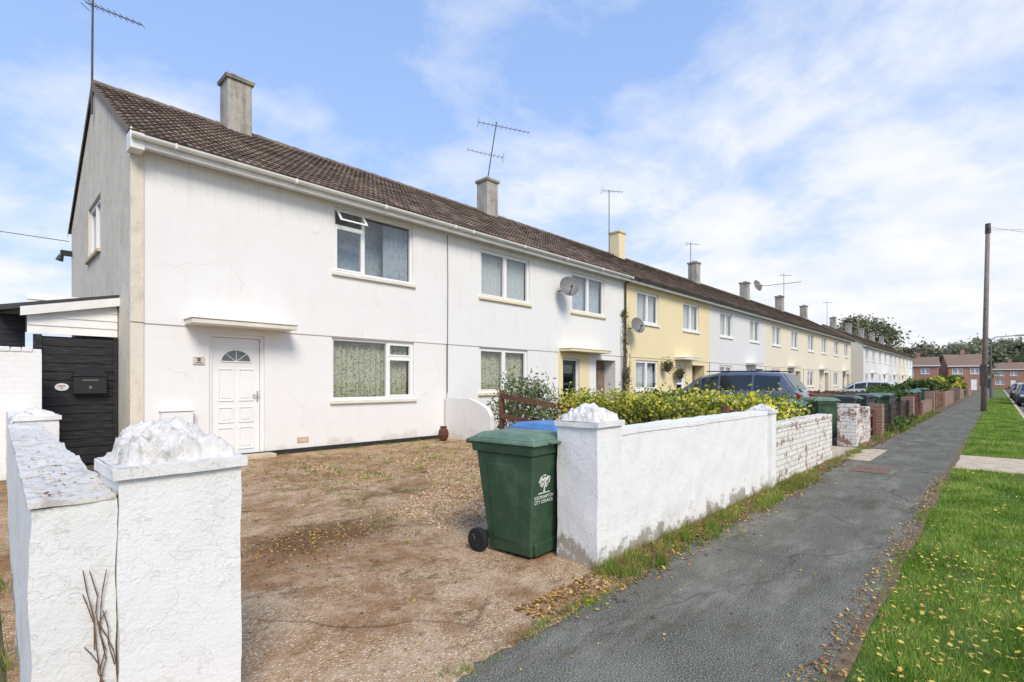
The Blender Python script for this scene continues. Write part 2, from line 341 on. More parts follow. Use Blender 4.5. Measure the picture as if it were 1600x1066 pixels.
# ------------------------------------------------------------ ground
V0=9.74
def slab(name,x0,x1,y0,y1,z0,z1,mat,**kw):
    b=MB(); b.box(x0,x1,y0,y1,z0,z1); return b.build(name,mat,kind='structure',**kw)
b=MB(); b.poly([(-900,-900,-.16),(1500,-900,-.16),(1500,1500,-.16),(-900,1500,-.16)]); b.build('ground',FARG,kind='structure')
slab('road',-60,158,-7,-.80,-.3,-.12,ROADM)
slab('kerb',-60,158,-.80,-.68,-.3,0.0,CONC)
slab('verge',-60,158,-.68,.55,-.3,-.012,LAWN)
slab('pavement',-60,158,.55,1.88,-.3,0,ASPH)
slab('garden_terrain',-60,158,1.88,40,-.3,-.006,GARD)
def ragged_slab():
    b=MB(); n=120; pts=[]
    for i in range(n+1):
        x=.1+3.1*i/n; pts.append((x,1.80+.06*noise.noise(Vector((x*3,0,0)))+.04*noise.noise(Vector((x*13,0,4))),.004))
    pts+=[(3.2,2.1,.004),(7.95,2.1,.004),(7.95,V0+.02,.004),(.1,V0+.02,.004)]
    b.poly(pts); return b.build('driveway',AGG,kind='structure')
ragged_slab()
slab('crossing',10.7,12.7,-.66,.545,-.1,-.002,CONC)
slab('gateway_apron',10.6,12.55,1.6,2.9,-.1,.005,CONC)
def ragged(name,x0,x1,y0,y1,z,mat,amp,n=200,fr=2.):
    b=MB(); pts=[]
    for i in range(n+1):
        x=x0+(x1-x0)*i/n; pts.append((x,y0+amp*(noise.noise(Vector((x*fr,1,z)))+.5*noise.noise(Vector((x*fr*4,2,z)))),z))
    pts+=[(x1,y1,z),(x0,y1,z)]; b.poly(pts); b.build(name,mat,kind='structure')
ragged('soil_strip',3.05,10.6,1.90,2.13,.007,SOIL,.11)
ragged('soil_strip',12.6,60,1.93,2.2,.007,SOIL,.08,400)
def soil_edge():
    b=MB(); n=500; A=[];B=[]
    for i in range(n+1):
        x=1+29*i/n; c=.555+.02*noise.noise(Vector((x*1.3,7,0))); wd=.004+.05*abs(noise.noise(Vector((x*4.3,3,0))))
        A.append((x,c-.05,.003)); B.append((x,c+wd,.003))
    for i in range(n): b.poly([A[i],A[i+1],B[i+1],B[i]])
    b.build('soil_strip',SOIL,kind='structure')
soil_edge()
# ------------------------------------------------------------ house parts
def wall_grid(mb,a0,a1,z0,z1,ops,P,depth=.14,m=0):
    xs=sorted({a0,a1,*[o[0] for o in ops],*[o[1] for o in ops]}); zs=sorted({z0,z1,*[o[2] for o in ops],*[o[3] for o in ops]})
    for i in range(len(xs)-1):
        for j in range(len(zs)-1):
            cx=(xs[i]+xs[i+1])/2; cz=(zs[j]+zs[j+1])/2
            if any(o[0]<cx<o[1] and o[2]<cz<o[3] for o in ops): continue
            mb.poly([P(xs[i],zs[j],0),P(xs[i+1],zs[j],0),P(xs[i+1],zs[j+1],0),P(xs[i],zs[j+1],0)],m)
    for o in ops:
        x0,x1,c0,c1=o[:4]; d=depth
        mb.poly([P(x0,c0,0),P(x0,c1,0),P(x0,c1,d),P(x0,c0,d)],m); mb.poly([P(x1,c0,0),P(x1,c0,d),P(x1,c1,d),P(x1,c1,0)],m)
        mb.poly([P(x0,c1,0),P(x1,c1,0),P(x1,c1,d),P(x0,c1,d)],m); mb.poly([P(x0,c0,0),P(x0,c0,d),P(x1,c0,d),P(x1,c0,0)],m)
def window(parent,loc,w,h,bays,fm=UPVC,cur=None,rotz=0,open_light=False,detail=True,sillm=None,curw=None):
    d=.05; b=MB(); fw=.055
    b.box(0,fw,d,d+.07,0,h);b.box(w-fw,w,d,d+.07,0,h);b.box(fw,w-fw,d,d+.07,0,fw);b.box(fw,w-fw,d,d+.07,h-fw,h)
    x=0; g=MB()
    for i,(fr,tr) in enumerate(bays):
        x2=x+w*fr
        l=fw if i==0 else x+fw*.5; r=w-fw if i==len(bays)-1 else x2-fw*.5
        if i<len(bays)-1: b.box(x2-fw*.5,x2+fw*.5,d,d+.07,fw,h-fw)
        def sash(l,r,z0,z1):
            s=.035; q=d-.012
            if tr is not None or len(bays)==1 or fr<.55:
                b.box(l,l+s,q,d+.05,z0,z1);b.box(r-s,r,q,d+.05,z0,z1);b.box(l+s,r-s,q,d+.05,z0,z0+s);b.box(l+s,r-s,q,d+.05,z1-s,z1)
            g.poly([(l,d+.03,z0),(r,d+.03,z0),(r,d+.03,z1),(l,d+.03,z1)])
        if tr is None: sash(l,r,fw,h-fw)
        else:
            zt=h*tr; b.box(l,r,d,d+.07,zt-fw*.5,zt+fw*.5)
            sash(l,r,fw,zt-fw*.5)
            if open_light and i==0:
                z1=h-fw; z0=zt+fw*.5; hh=z1-z0; an=R(38)
                def Q(u,t,o): return (u, d-.02-math.sin(an)*t - math.cos(an)*o, z1-math.cos(an)*t)
                s=.045
                for (ua,ub,ta,tb) in ((l,l+s,0,hh+.03),(r-s,r,0,hh+.03),(l+s,r-s,0,s),(l+s,r-s,hh+.03-s,hh+.03)):
                    p=[Q(ua,ta,0),Q(ub,ta,0),Q(ub,tb,0),Q(ua,tb,0)]; q=[Q(ua,ta,.035),Q(ub,ta,.035),Q(ub,tb,.035),Q(ua,tb,.035)]
                    b.poly(p);b.poly(q[::-1])
                    for k in range(4): b.poly([p[k],q[k],q[(k+1)%4],p[(k+1)%4]])
                g.poly([Q(l+s,s,.015),Q(r-s,s,.015),Q(r-s,hh+.03-s,.015),Q(l+s,hh+.03-s,.015)])
            else: sash(l,r,zt+fw*.5,h-fw)
        x=x2
    wn=b.build('window',fm,parent,loc,(0,0,rotz))
    g.build('window_glass',GLASS,wn)
    s=MB(); s.box(-.05,w+.05,-.06,d+.02,-.07,-.002); s.build('window_sill',sillm or fm,wn,bevel=.006 if detail else 0)
    if cur:
        c=MB(); n=int(w/.02) if detail else int(w/.06); a0,a1=curw or (0.02,.98)
        pts=[(w*(a0+(a1-a0)*i/n), d+.16+.022*math.sin(i*.9)+.012*math.sin(i*.31+1)) for i in range(n+1)]
        for i in range(n): c.poly([(pts[i][0],pts[i][1],.0),(pts[i+1][0],pts[i+1][1],.0),(pts[i+1][0],pts[i+1][1],h-.02),(pts[i][0],pts[i][1],h-.02)])
        c.build('curtain',cur,wn,smooth=True)
    return wn
def roof(parent,W,endL,endR,fine=True):
    tl=.25; y0,z0,y1,z1=-.29,5.13,3.52,7.39; SL=math.hypot(y1-y0,z1-z0); dy=(y1-y0)/SL; dz=(z1-z0)/SL; ny,nz=-dz,dy
    nr=18; rl=SL/nr; xa=-.05 if endL else 0; xb=W+(.05 if endR else 0); nc=int(round((xb-xa)/tl)); cw=(xb-xa)/nc
    k=6 if fine else 4; V=[];C=[]
    pal=np.array([(.26,.185,.135),(.20,.145,.115),(.30,.22,.165),(.165,.125,.10),(.23,.17,.135)])
    for j in range(nr):
        for i in range(nc):
            c=pal[rng.integers(5)]*rng.uniform(.75,1.2); x0=xa+i*cw; jit=rng.uniform(-.004,.006)
            prof=[.020*abs(math.sin(math.pi*2*(t+.5*(k==4))/k))**.8 for t in range(k+1)]
            for t in range(k):
                xx0=x0+cw*t/k; xx1=x0+cw*(t+1)/k; h0=prof[t];h1=prof[t+1]
                def p(x,s,h): return (x,y0+dy*s+ny*h,z0+dz*s+nz*h)
                sl=j*rl; su=(j+1)*rl+.03; lo=.036+jit; up=.01
                V+= [p(xx0,sl,h0+lo),p(xx1,sl,h1+lo),p(xx1,su,h1+up),p(xx0,su,h0+up)]; C+=[c]
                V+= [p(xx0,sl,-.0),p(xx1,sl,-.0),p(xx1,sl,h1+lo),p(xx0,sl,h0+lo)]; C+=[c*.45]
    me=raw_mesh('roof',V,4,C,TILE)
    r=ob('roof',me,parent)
    b=MB(); yb=7.1+.29
    b.poly([(xa,y0,z0-.01),(xb,y0,z0-.01),(xb,y1,z1-.01),(xa,y1,z1-.01)])
    b.poly([(xa,yb,z0),(xa,y1,z1),(xb,y1,z1),(xb,yb,z0)])
    for x,e in((xa,endL),(xb,endR)):
        if e:
            s=.12
            b.poly([(x,y0,z0-s),(x,y0,z0+.04),(x,y1,z1+.05),(x,y1,z1-s)]); b.poly([(x,yb,z0-s),(x,yb,z0),(x,y1,z1+.04),(x,y1,z1-s)])
    b.build('roof_deck',WOODG,r)
    b=MB(); n=int((xb-xa)/.45)
    for i in range(n):
        q0=xa+(xb-xa)*i/n; q1=xa+(xb-xa)*(i+1)/n+.02
        b.cyl((q0,y1,z1-.02),(q1,y1,z1-.03),.105,.10,10)
    b.build('ridge_tile',RIDGE,r)
    return r
def eaves(parent,W,endL,gm):
    b=MB(); xa=-.05 if endL else 0
    b.box(xa,W,-.29,-.265,4.95,5.12); b.box(xa,W,-.265,-.02,5.0,5.02)
    if endL: b.box(xa,xa+.02,-.264,-.03,5.02,5.22)
    b.build('fascia',FASC,parent)
    b=MB(); n=8; yc,zc,r=-.35,5.09,.058
    ps=[(yc-r*math.cos(math.pi*t/n),zc-r*math.sin(math.pi*t/n)) for t in range(n+1)]
    for t in range(n):
        b.poly([(xa,*ps[t]),(W,*ps[t]),(W,*ps[t+1]),(xa,*ps[t+1])])
    b.poly([(xa,*p) for p in ps])
    x=.5
    while x<W:
        b.box(x,x+.03,-.415,-.29,5.025,5.10); x+=1.9
    b.build('gutter',gm,parent)
def chimney(roofp,x,mat):
    b=MB(); s=.27; y=3.42; b.taper((x-s,x+s,y-s,y+s),(x-s+.005,x+s-.005,y-s+.005,y+s-.005),6.9,8.42)
    b.box(x-s-.045,x+s+.045,y-s-.045,y+s+.045,8.42,8.47); b.taper((x-s-.06,x+s+.06,y-s-.06,y+s+.06),(x-s-.03,x+s+.03,y-s-.03,y+s+.03),8.47,8.53)
    c=b.build('chimney',mat,roofp,bevel=.012)
    b=MB(); b.cyl((x,y,8.53),(x,y,8.6),.13,.12,12); b.build('chimney_pot',DARKI,c)
    b=MB(); b.poly([(x-s-.08,y-s-.1,7.14),(x+s+.08,y-s-.1,7.14),(x+s+.08,y-s+.08,7.26),(x-s-.08,y-s+.08,7.26)]); b.build('flashing',CONC,c)
    return c
def door_panelled(parent,loc,w,h):
    b=MB(); d=.06
    b.box(0,.055,d-.01,d+.08,0,h);b.box(w-.055,w,d-.01,d+.08,0,h);b.box(.055,w-.055,d-.01,d+.08,h-.055,h)
    dr=b.build('door',UPVC,parent,loc)
    b=MB(); l,r=.06,w-.06; q=d+.03
    b.box(l,r,q,q+.04,.03,h-.06)
    def panel(x0,x1,z0,z1):
        t=.022
        b.box(x0,x1,q-.014,q,z0,z0+t);b.box(x0,x1,q-.014,q,z1-t,z1);b.box(x0,x0+t,q-.014,q,z0+t,z1-t);b.box(x1-t,x1,q-.014,q,z0+t,z1-t)
        b.box(x0+.05,x1-.05,q-.010,q,z0+.05,z1-.05)
    cx=w/2; g=.04
    for sx in(0,1):
        x0=l+.10 if sx==0 else cx+g; x1=cx-g if sx==0 else r-.10
        panel(x0,x1,1.0,1.58); panel(x0,x1,.62,.90); panel(x0,x1,.14,.54)
    b.build('door_leaf',UPVC,dr,bevel=.003)
    b=MB(); rr=.25; n=14; zz=1.70
    ps=[(cx+rr*math.cos(math.pi*t/n),zz+rr*.85*math.sin(math.pi*t/n)) for t in range(n+1)]
    b.poly([(p[0],q-.004,p[1]) for p in ps])
    b.build('fanlight',M('leaded_glass',(.14,.17,.17),.15,.3,12),dr)
    b=MB()
    for t in range(n):
        b.cyl((ps[t][0],q-.006,ps[t][1]),(ps[t+1][0],q-.006,ps[t+1][1]),.012,n=6)
    b.cyl((ps[0][0],q-.006,zz),(ps[-1][0],q-.006,zz),.012,n=6)
    for a in(45,90,135): b.cyl((cx,q-.006,zz),(cx+rr*math.cos(R(a)),q-.006,zz+rr*.85*math.sin(R(a))),.006,n=5)
    b.build('fanlight_bead',UPVC,dr)
    b=MB(); b.box(r-.05,r-.022,q-.012,q,.98,1.18); b.cyl((r-.036,q-.012,1.1),(r-.036,q-.05,1.1),.01,n=8); b.box(r-.14,r-.028,q-.06,q-.045,1.09,1.112)
    b.build('handle',M('handle_metal',(.6,.6,.6),.3,.1,5,metal=.8),dr)
    return dr
def door_plain(parent,loc,w,h,mat,glaz=True):
    b=MB(); d=.06
    b.box(0,.05,d-.01,d+.08,0,h);b.box(w-.05,w,d-.01,d+.08,0,h);b.box(.05,w-.05,d-.01,d+.08,h-.05,h)
    q=d+.03
    if glaz: b.box(.05,w-.05,q,q+.04,.02,.75,1); b.box(.05,.17,q,q+.04,.75,h-.05,1); b.box(w-.17,w-.05,q,q+.04,.75,h-.05,1); b.box(.17,w-.17,q,q+.04,h-.2,h-.05,1); b.box(.17,w-.17,q,q+.04,1.25,1.33,1)
    else: b.box(.05,w-.05,q,q+.04,.02,h-.05,1)
    dr=b.build('door',[UPVC,mat],parent,loc)
    if glaz:
        b=MB(); b.poly([(.17,q+.02,.75),(w-.17,q+.02,.75),(w-.17,q+.02,h-.2),(.17,q+.02,h-.2)]); b.build('door_glass',GLASS,dr)
    b=MB(); b.cyl((w-.12,q,1.0),(w-.12,q-.05,1.0),.012,n=8); b.box(w-.2,w-.11,q-.06,q-.045,.99,1.012); b.build('handle',METAL,dr)
    return dr
def house(u0,W,wm,label,lower,upper,door=None,passage=None,endL=False,endR=False,gm=None,chim=None,chm=None,fine=False,fm=UPVC,canopy=None,gwin=None,gablem=None,cur=(NET,NET,NET),special=None,doorm=None,y=V0,cm=None):
    h=ob('terraced_house',None,None,(u0,y,0),label=label,category='house',group='terraced houses along the street')
    h.empty_display_size=.5
    b=MB()
    lo=[(a[0],a[1],a[2],a[3]) for a in lower]
    if door: lo.append((door[0],door[1],.02,door[2]))
    if passage: lo.append((passage[0],passage[1],.0,2.12))
    PF=lambda a,z,d:(a,d+.02,z); PU=lambda a,z,d:(a,d,z)
    wall_grid(b,0,W,0,2.29,lo,PF); wall_grid(b,0,W,2.29,5.06,[u[:4] for u in upper],PU)
    b.poly([(0,0,2.29),(W,0,2.29),(W,.02,2.29),(0,.02,2.29)])
    b.poly([(0,.2,2.4),(W,.2,2.4),(W,7.0,2.4),(0,7.0,2.4)],1)
    b.poly([(0,7.1,0),(0,7.1,5.06),(W,7.1,5.06),(W,7.1,0)])
    gi=2
    for x,e in((0,endL),(W,endR)):
        PG=lambda a,z,d,x=x:(x+(d if x==0 else -d),a,z)
        wall_grid(b,0,7.1,0,5.06,[gwin] if(gwin and x==0) else [],PG,m=gi if e else 1)
        b.poly([(x,0,5.06),(x,7.1,5.06),(x,7.1,5.2),(x,3.52,7.34),(x,0,5.22)],gi if e else 1)
    b.build('wall',[wm,DARKI,gablem or wm],h)
    r=roof(h,W,endL,endR,fine); eaves(h,W,endL,gm or FASC)
    if chim is not None: chimney(r,chim-u0,chm or CHIMR)
    b=MB(); b.box(0,W,-.004,.02,0,.09); b.build('plinth',BLACKP,h)
    for k,a in enumerate(lower): window(h,(a[0],.02,a[2]),a[1]-a[0],a[3]-a[2],a[4],fm,cur[0],detail=fine,sillm=cm)
    for k,a in enumerate(upper): window(h,(a[0],0,a[2]),a[1]-a[0],a[3]-a[2],a[4],fm,cur[(k+1)%3],open_light=(special=='h1'),detail=fine,sillm=cm,curw=(.66,.98) if special=='h1' else None)
    if special=='h1':
        a=upper[0]; b=MB(); b.poly([(a[0]-.3,.55,a[2]-.3),(a[1]+.3,.55,a[2]-.3),(a[1]+.3,.55,a[3]+.1),(a[0]-.3,.55,a[3]+.1)]); b.build('roller_blind',BLUEC,h)
    if door:
        if special=='h1': door_panelled(h,(door[0],.02,.02),door[1]-door[0],door[2]-.02)
        else: door_plain(h,(door[0],.02,.02),door[1]-door[0],door[2]-.02,doorm or UPVC)
    if passage:
        b=MB(); b.box(passage[0],passage[1],.5,.55,0,2.12); n=8
        for i in range(n): 
            a=passage[0]+(passage[1]-passage[0])*i/n; b.box(a+.008,a+(passage[1]-passage[0])/n-.008,.47,.5,.1,2.0)
        b.build('passage_gate',WOODG,h)
        b=MB(); b.poly([(passage[0],.16,0),(passage[0],.5,0),(passage[0],.5,2.12),(passage[0],.16,2.12)]);b.poly([(passage[1],.16,0),(passage[1],.5,0),(passage[1],.5,2.12),(passage[1],.16,2.12)]);b.poly([(passage[0],.16,2.12),(passage[1],.16,2.12),(passage[1],.5,2.12),(passage[0],.5,2.12)]); b.build('passage_lining',wm,h)
    if canopy:
        b=MB(); b.box(canopy[0],canopy[1],-.45,-.001,2.31,2.385); b.box(canopy[0]-.02,canopy[1]+.02,-.47,.0-.001,2.388,2.405); b.build('canopy',cm or FASC,h,bevel=.008)
    if gwin: window(h,(-.0,gwin[1],gwin[2]),gwin[1]-gwin[0],gwin[3]-gwin[2],[(.5,None),(.5,None)],UPVC,NET,rotz=R(-90),sillm=CONC)
    return h,r
two=[(.5,None),(.5,None)]
h1,r1=house(1.66,6.27,WHITE,'white rendered end terrace house with white panelled front door and canopy',
  [(3.31,5.31,.99,2.27,[(.66,None),(.34,.72)])],[(3.34,5.27,3.6,4.93,[(.36,.72),(.64,None)])],door=(1.09,2.0,2.2),endL=True,chim=4.28,fine=True,
  canopy=(.72,2.4),gwin=(2.8,4.34,3.94,5.03),gablem=GABLE,cur=(LACE,BLUEC,BLUEC),special='h1',chm=CHIMR,cm=M('cream_sill',(.74,.70,.60),.5,.1,3))
SILLC=M('yellow_sill',(.76,.66,.42),.5,.1,3)
h2,r2=house(7.93,8.12,WHITE,'white rendered terraced house with cream window frames and grey satellite dish',
  [(1.09,2.97,1.08,2.27,two)],[(1.09,3.04,3.59,4.85,two),(5.01,6.88,3.59,4.85,two)],door=(4.57,5.42,2.1),passage=(6.4,7.6),chim=12.55,fine=True,fm=UPVC,cm=SILLC,
  canopy=(4.4,6.6),cur=(LACE,NET,BLUEC),doorm=M('dark_green_door',(.03,.05,.035),.4,.2,3))
b=MB(); b.box(4.38,4.565,-.012,.018,.09,2.29); b.box(5.425,5.95,-.012,.018,.09,2.29); b.box(4.565,5.425,-.012,.018,2.105,2.29); b.build('door_surround',YELL,h2)
h3,r3=house(16.05,7.55,YELL,'yellow rendered terraced house with black gutter and white windows',
  [(.85,2.6,1.08,2.2,two)],[(.9,2.6,3.6,4.8,two),(4.75,6.35,3.6,4.8,two)],door=(4.2,5.05,2.1),passage=(5.7,7.0),chim=21.1,chm=YELL,gm=BRN,canopy=(4.0,5.6),fm=UPVC)
h4,r4=house(23.6,7.9,PALE,'pale grey rendered terraced house with white windows',
  [(1.2,2.8,1.08,2.2,two)],[(1.2,2.8,3.6,4.8,two),(5.3,6.8,3.6,4.8,two)],door=(4.9,5.75,2.1),passage=(6.3,7.5),chim=29.6,gm=BRN,canopy=(4.7,6.2))
for i,(u,c) in enumerate([(31.5,38.0),(39.4,46.0),(47.3,53.3)]):
    house(u,7.9 if i<2 else 7.7,CREAM,'cream rendered terraced house with white windows and grey chimney',[(1.1,2.8,1.08,2.2,two)],[(1.1,2.8,3.6,4.8,two),(5.0,6.6,3.6,4.8,two)],door=(4.5,5.35,2.1),passage=(6.1,7.3),chim=c,gm=BRN,canopy=(4.3,5.7),endR=(i==2),
      doorm=[M('red_door',(.3,.03,.02),.4,.1,3),UPVC,M('blue_door',(.03,.06,.2),.4,.1,3)][i])
for i in range(5):
    u=61+8*i
    house(u,8,[PALE,WHITE,PALE,CREAM,WHITE][i],'pale rendered terraced house beyond the gap in the row',[(1.1,2.8,1.08,2.2,two)],[(1.1,2.8,3.6,4.8,two),(5.0,6.6,3.6,4.8,two)],door=(4.5,5.35,2.1),chim=u+4,gm=BRN,canopy=(4.3,5.7),endL=(i==0),endR=(i==4),gablem=CREAM)
# extras on house 1
b=MB(); b.box(-.012,.16,-.03,-.001,2.3,5.0); b.box(-.012,.16,-.012,.019,0,2.29); b.build('corner_strip',GABLE,h1)
b=MB(); b.box(-.06,.12,-.30,-.005,4.9,5.16); b.build('box_end',FASC,h1)
b=MB()
pts=[(6.27,-.02,4.95),(6.275,-.03,3.8),(6.265,-.03,2.3),(6.272,-.012,1.1)]
for p,q in zip(pts,pts[1:]): b.cyl(p,q,.008,n=6)
b.build('cable',RUSTM,h1)
b=MB(); b.box(1.05,2.1,-.28,.01,0,.07); b.build('doorstep',CONC,h1,bevel=.01)
b=MB(); b.box(.38,.81,-.15,.015,.25,.88); b.box(.36,.83,-.17,.015,.883,.91); b.build('meter_box',UPVC,h1,bevel=.008)
b=MB(); b.box(.84,1.02,-.006,.018,1.655,1.79); 
pl=b.build('name_plate',M('ceramic_plate',(.60,.56,.48),.3,.1,8),h1,bevel=.02)
b=MB()
for a in range(5):
    t=2*math.pi*a/5; b.cyl((.93+.018*math.cos(t),-.007,1.735+.018*math.sin(t)),(.93+.018*math.cos(t),-.010,1.735+.018*math.sin(t)),.013,n=10)
b.box(.88,.98,-.010,-.007,1.682,1.694); b.box(.87,.99,-.010,-.007,1.765,1.772); b.build('plate_emblem',M('dull_red_enamel',(.22,.07,.06),.4,.2,5),pl)
b=MB(); b.box(-.22,0,6.95,7.08,4.5,4.62); b.cyl((-.2,7.0,4.5),(-.24,7.0,4.36),.05,.08,10); b.build('security_lamp',BLACKP,h1)
b=MB(); b.box(2.6,2.82,.0,.019,.2,.3); b.build('air_brick',CONC,h1)
# ------------------------------------------------------------ aerials and dishes
def yagi(b,p,dirv,length,n,el):
    p=Vector(p); d=Vector(dirv).normalized(); s=d.cross(Vector((0,0,1))).normalized()
    b.cyl(p-d*length*.35,p+d*length*.65,.012,n=5)
    for i in range(n):
        q=p-d*length*.33+d*length*.97*i/(n-1); e=el*(1-.35*i/(n-1)); b.cyl(q-s*e/2,q+s*e/2,.006,n=4)
    q=p-d*length*.35
    b.cyl(q-s*el*.4+Vector((0,0,.1)),q+s*el*.4+Vector((0,0,.1)),.006,n=4); b.cyl(q-s*el*.4-Vector((0,0,.1)),q+s*el*.4-Vector((0,0,.1)),.006,n=4)
def aerial(base,top,specs,label):
    o=ob('tv_aerial',None,None,base,label=label,category='aerial',group='television aerials on the roofs')
    bb=Vector(base)
    m=MB(); m.cyl((0,0,0),Vector(top)-bb,.02,.018,8); m.cyl((0,0,.05),(0,.12,.05),.015,n=6); m.build('mast',RUSTM,o)
    for (p,d,l,n,el) in specs:
        e=MB(); yagi(e,Vector(p)-bb,d,l,n,el); e.build('antenna',METAL,o)
aerial((1.61,13.2,6.75),(1.62,13.15,9.05),[((1.80,12.97,8.82),(.75,-.75,-.42),1.2,10,.3)],'tall rusty television aerial fixed to the gable wall')
aerial((12.6,13.2,8.6),(12.95,13.1,10.75),[((12.93,13.1,10.6),(.9,-.6,-.1),1.9,12,.4),((12.72,13.15,9.5),(-.85,.55,.12),1.3,9,.4)],'leaning aerial with two antennas strapped to a chimney')
aerial((20.3,13.1,7.3),(20.3,13.1,10.3),[((20.3,13.1,10.25),(.8,-.6,0),1.0,7,.5)],'slim television aerial beside the yellow chimney')
aerial((29.0,13.1,7.3),(29.0,13.1,9.6),[((29.0,13.1,9.5),(.8,-.6,0),.8,6,.4)],'small television aerial on a chimney')
aerial((47.0,13.1,7.3),(47.0,13.1,10.6),[((47.0,13.1,10.4),(.8,-.6,0),1.0,6,.5)],'small television aerial on a chimney')
aerial((62,13.1,7.3),(62,13.1,9.9),[((62,13.1,9.8),(.8,-.6,0),1.0,6,.5)],'small television aerial on a chimney')
DISHM=M('dish_grey',(.17,.165,.16),.5,.15,5)
def dish(loc,aim,r,label):
    o=ob('satellite_dish',None,None,loc,label=label,category='satellite dish',group='satellite dishes on the houses')
    a=Vector(aim).normalized(); q=a.to_track_quat('Z','Y').to_matrix()
    b=MB(); n=20; rings=[0,.35,.7,1.]
    P=lambda k,t:tuple(q@Vector((r*rings[k]*math.cos(t),r*1.08*rings[k]*math.sin(t),.12*r*rings[k]**2*2)) )
    for k in range(3):
        for i in range(n):
            t0=2*math.pi*i/n;t1=2*math.pi*(i+1)/n
            b.poly([P(k,t0),P(k,t1),P(k+1,t1),P(k+1,t0)])
    b.build('dish',DISHM,o,smooth=True)
    b=MB(); e=q@Vector((0,-r*.9,.0)); tip=q@Vector((0,-r*.35,r*1.1)); b.cyl(e,tip,.012,n=6); b.cyl(tip,Vector(tip)-a*.09,.03,.035,8)
    b.cyl((0,0,0),-a*.1,.03,n=8); b.cyl(-a*.1,Vector((0,V0-loc[1],-.08)),.018,n=6); b.build('mounting_arm',RUSTM,o)
dish((12.3,V0-.38,4.22),(-.55,-.8,.28),.30,'grey satellite dish on a bracket below the eaves')
dish((16.35,V0-.36,3.38),(-.4,-.85,.3),.28,'grey satellite dish on the yellow house wall')
dish((38.8,13.1-.5,8.3),(-.3,-.85,.3),.40,'grey satellite dish mounted on a chimney')
b=MB(); b.cyl((16.07,V0-.06,0.),(16.07,V0-.06,4.9),.035,n=8); b.cyl((16.07,V0-.06,4.9),(16.07,V0-.33,5.05),.035,n=8); b.build('downpipe',BRN,h2,loc=(-7.93,-V0,0))
# ------------------------------------------------------------ foliage tools
def leaf_quads(P,size,up=.3,elong=1.7):
    n=len(P); d=rng.normal(size=(n,3)); d/=np.linalg.norm(d,axis=1)[:,None]
    e=rng.normal(size=(n,3)); e[:,2]-=up; e-=d*np.sum(e*d,axis=1)[:,None]; e/=np.linalg.norm(e,axis=1)[:,None]
    s=(size*rng.uniform(.6,1.3,n))[:,None]
    return np.stack([P-e*s*.5*elong,P+d*s*.45,P+e*s*.5*elong,P-d*s*.45],axis=1).reshape(-1,3)
def hedge(name,loc,boxes,n,size,pal,label,category,stems=True,sg=(.13,.13,.11),pal2=None,clump=.6,flowers=0):
    o=ob(name,None,None,loc,label=label,category=category)
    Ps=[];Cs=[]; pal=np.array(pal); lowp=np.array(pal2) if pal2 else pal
    for (x0,x1,y0,y1,z0,z1,frac) in boxes:
        m=int(n*frac); nc=max(12,int(m/70)); cc=np.stack([rng.uniform(x0,x1,nc),rng.uniform(y0,y1,nc),z0+(z1-z0)*rng.uniform(0,1,nc)**clump],1)
        cc[:,2]+=np.array([.20*noise.noise(Vector((a*1.7+loc[0],b_*1.7,0))) for a,b_ in cc[:,:2]])
        idx=rng.integers(nc,size=m); p=cc[idx]+rng.normal(size=(m,3))*np.array(sg)
        cch=pal[rng.integers(len(pal),size=nc)]
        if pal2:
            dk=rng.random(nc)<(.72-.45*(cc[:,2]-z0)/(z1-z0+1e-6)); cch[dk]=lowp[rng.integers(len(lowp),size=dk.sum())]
        c=cch[idx]*rng.uniform(.65,1.3,m)[:,None]
        mixi=rng.random(m)<.30; c[mixi]=pal[rng.integers(len(pal),size=mixi.sum())]
        if flowers: fi=rng.random(m)<flowers; c[fi]=np.array([.85,.80,.78])
        p[:,2]=np.maximum(p[:,2],.02); Ps.append(p);Cs.append(c)
    P=np.concatenate(Ps);C=np.clip(np.concatenate(Cs),0,1)
    ob('foliage',raw_mesh('foliage',leaf_quads(P,size),4,C,LEAF),o)
    if stems:
        b=MB()
        for (x0,x1,y0,y1,z0,z1,frac) in boxes:
            for i in range(int(6+(x1-x0+y1-y0)*6)):
                x=random.uniform(x0,x1);y=random.uniform(y0,y1); b.cyl((x,y,0),(x+random.uniform(-.25,.25),y+random.uniform(-.25,.25),z1*random.uniform(.7,1.12)),.012,.004,5)
        b.build('plant_stems',WOODG,o)  # the plant's own thin stems, leaning up through the foliage
    return o
YG=[(.68,.60,.06),(.80,.70,.12),(.38,.42,.06),(.15,.24,.035),(.82,.75,.22),(.46,.46,.07)]
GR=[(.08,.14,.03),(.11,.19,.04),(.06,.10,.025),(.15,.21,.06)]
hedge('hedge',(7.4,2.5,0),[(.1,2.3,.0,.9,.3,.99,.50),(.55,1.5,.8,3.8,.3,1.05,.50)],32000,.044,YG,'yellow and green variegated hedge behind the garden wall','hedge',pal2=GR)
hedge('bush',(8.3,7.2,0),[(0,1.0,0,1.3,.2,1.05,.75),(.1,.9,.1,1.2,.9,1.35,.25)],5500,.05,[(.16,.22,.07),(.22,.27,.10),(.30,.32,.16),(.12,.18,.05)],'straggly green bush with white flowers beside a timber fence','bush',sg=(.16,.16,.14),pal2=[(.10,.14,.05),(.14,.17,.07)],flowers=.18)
hedge('climbing_plant',(15.9,9.55,0),[(0,.18,0,.1,.2,2.0,.7),(-.0,.10,.05,.12,2.0,3.9,.3)],800,.05,[(.12,.13,.06),(.2,.16,.08),(.08,.10,.04)],'thin climbing plant growing up the wall by the downpipe','plant',sg=(.07,.05,.1),clump=1)
hedge('bush',(12.4,5.4,0),[(0,1.6,0,1.0,.2,.9,1)],4000,.07,GR+YG[:2],'mixed green shrub in a front garden','bush')
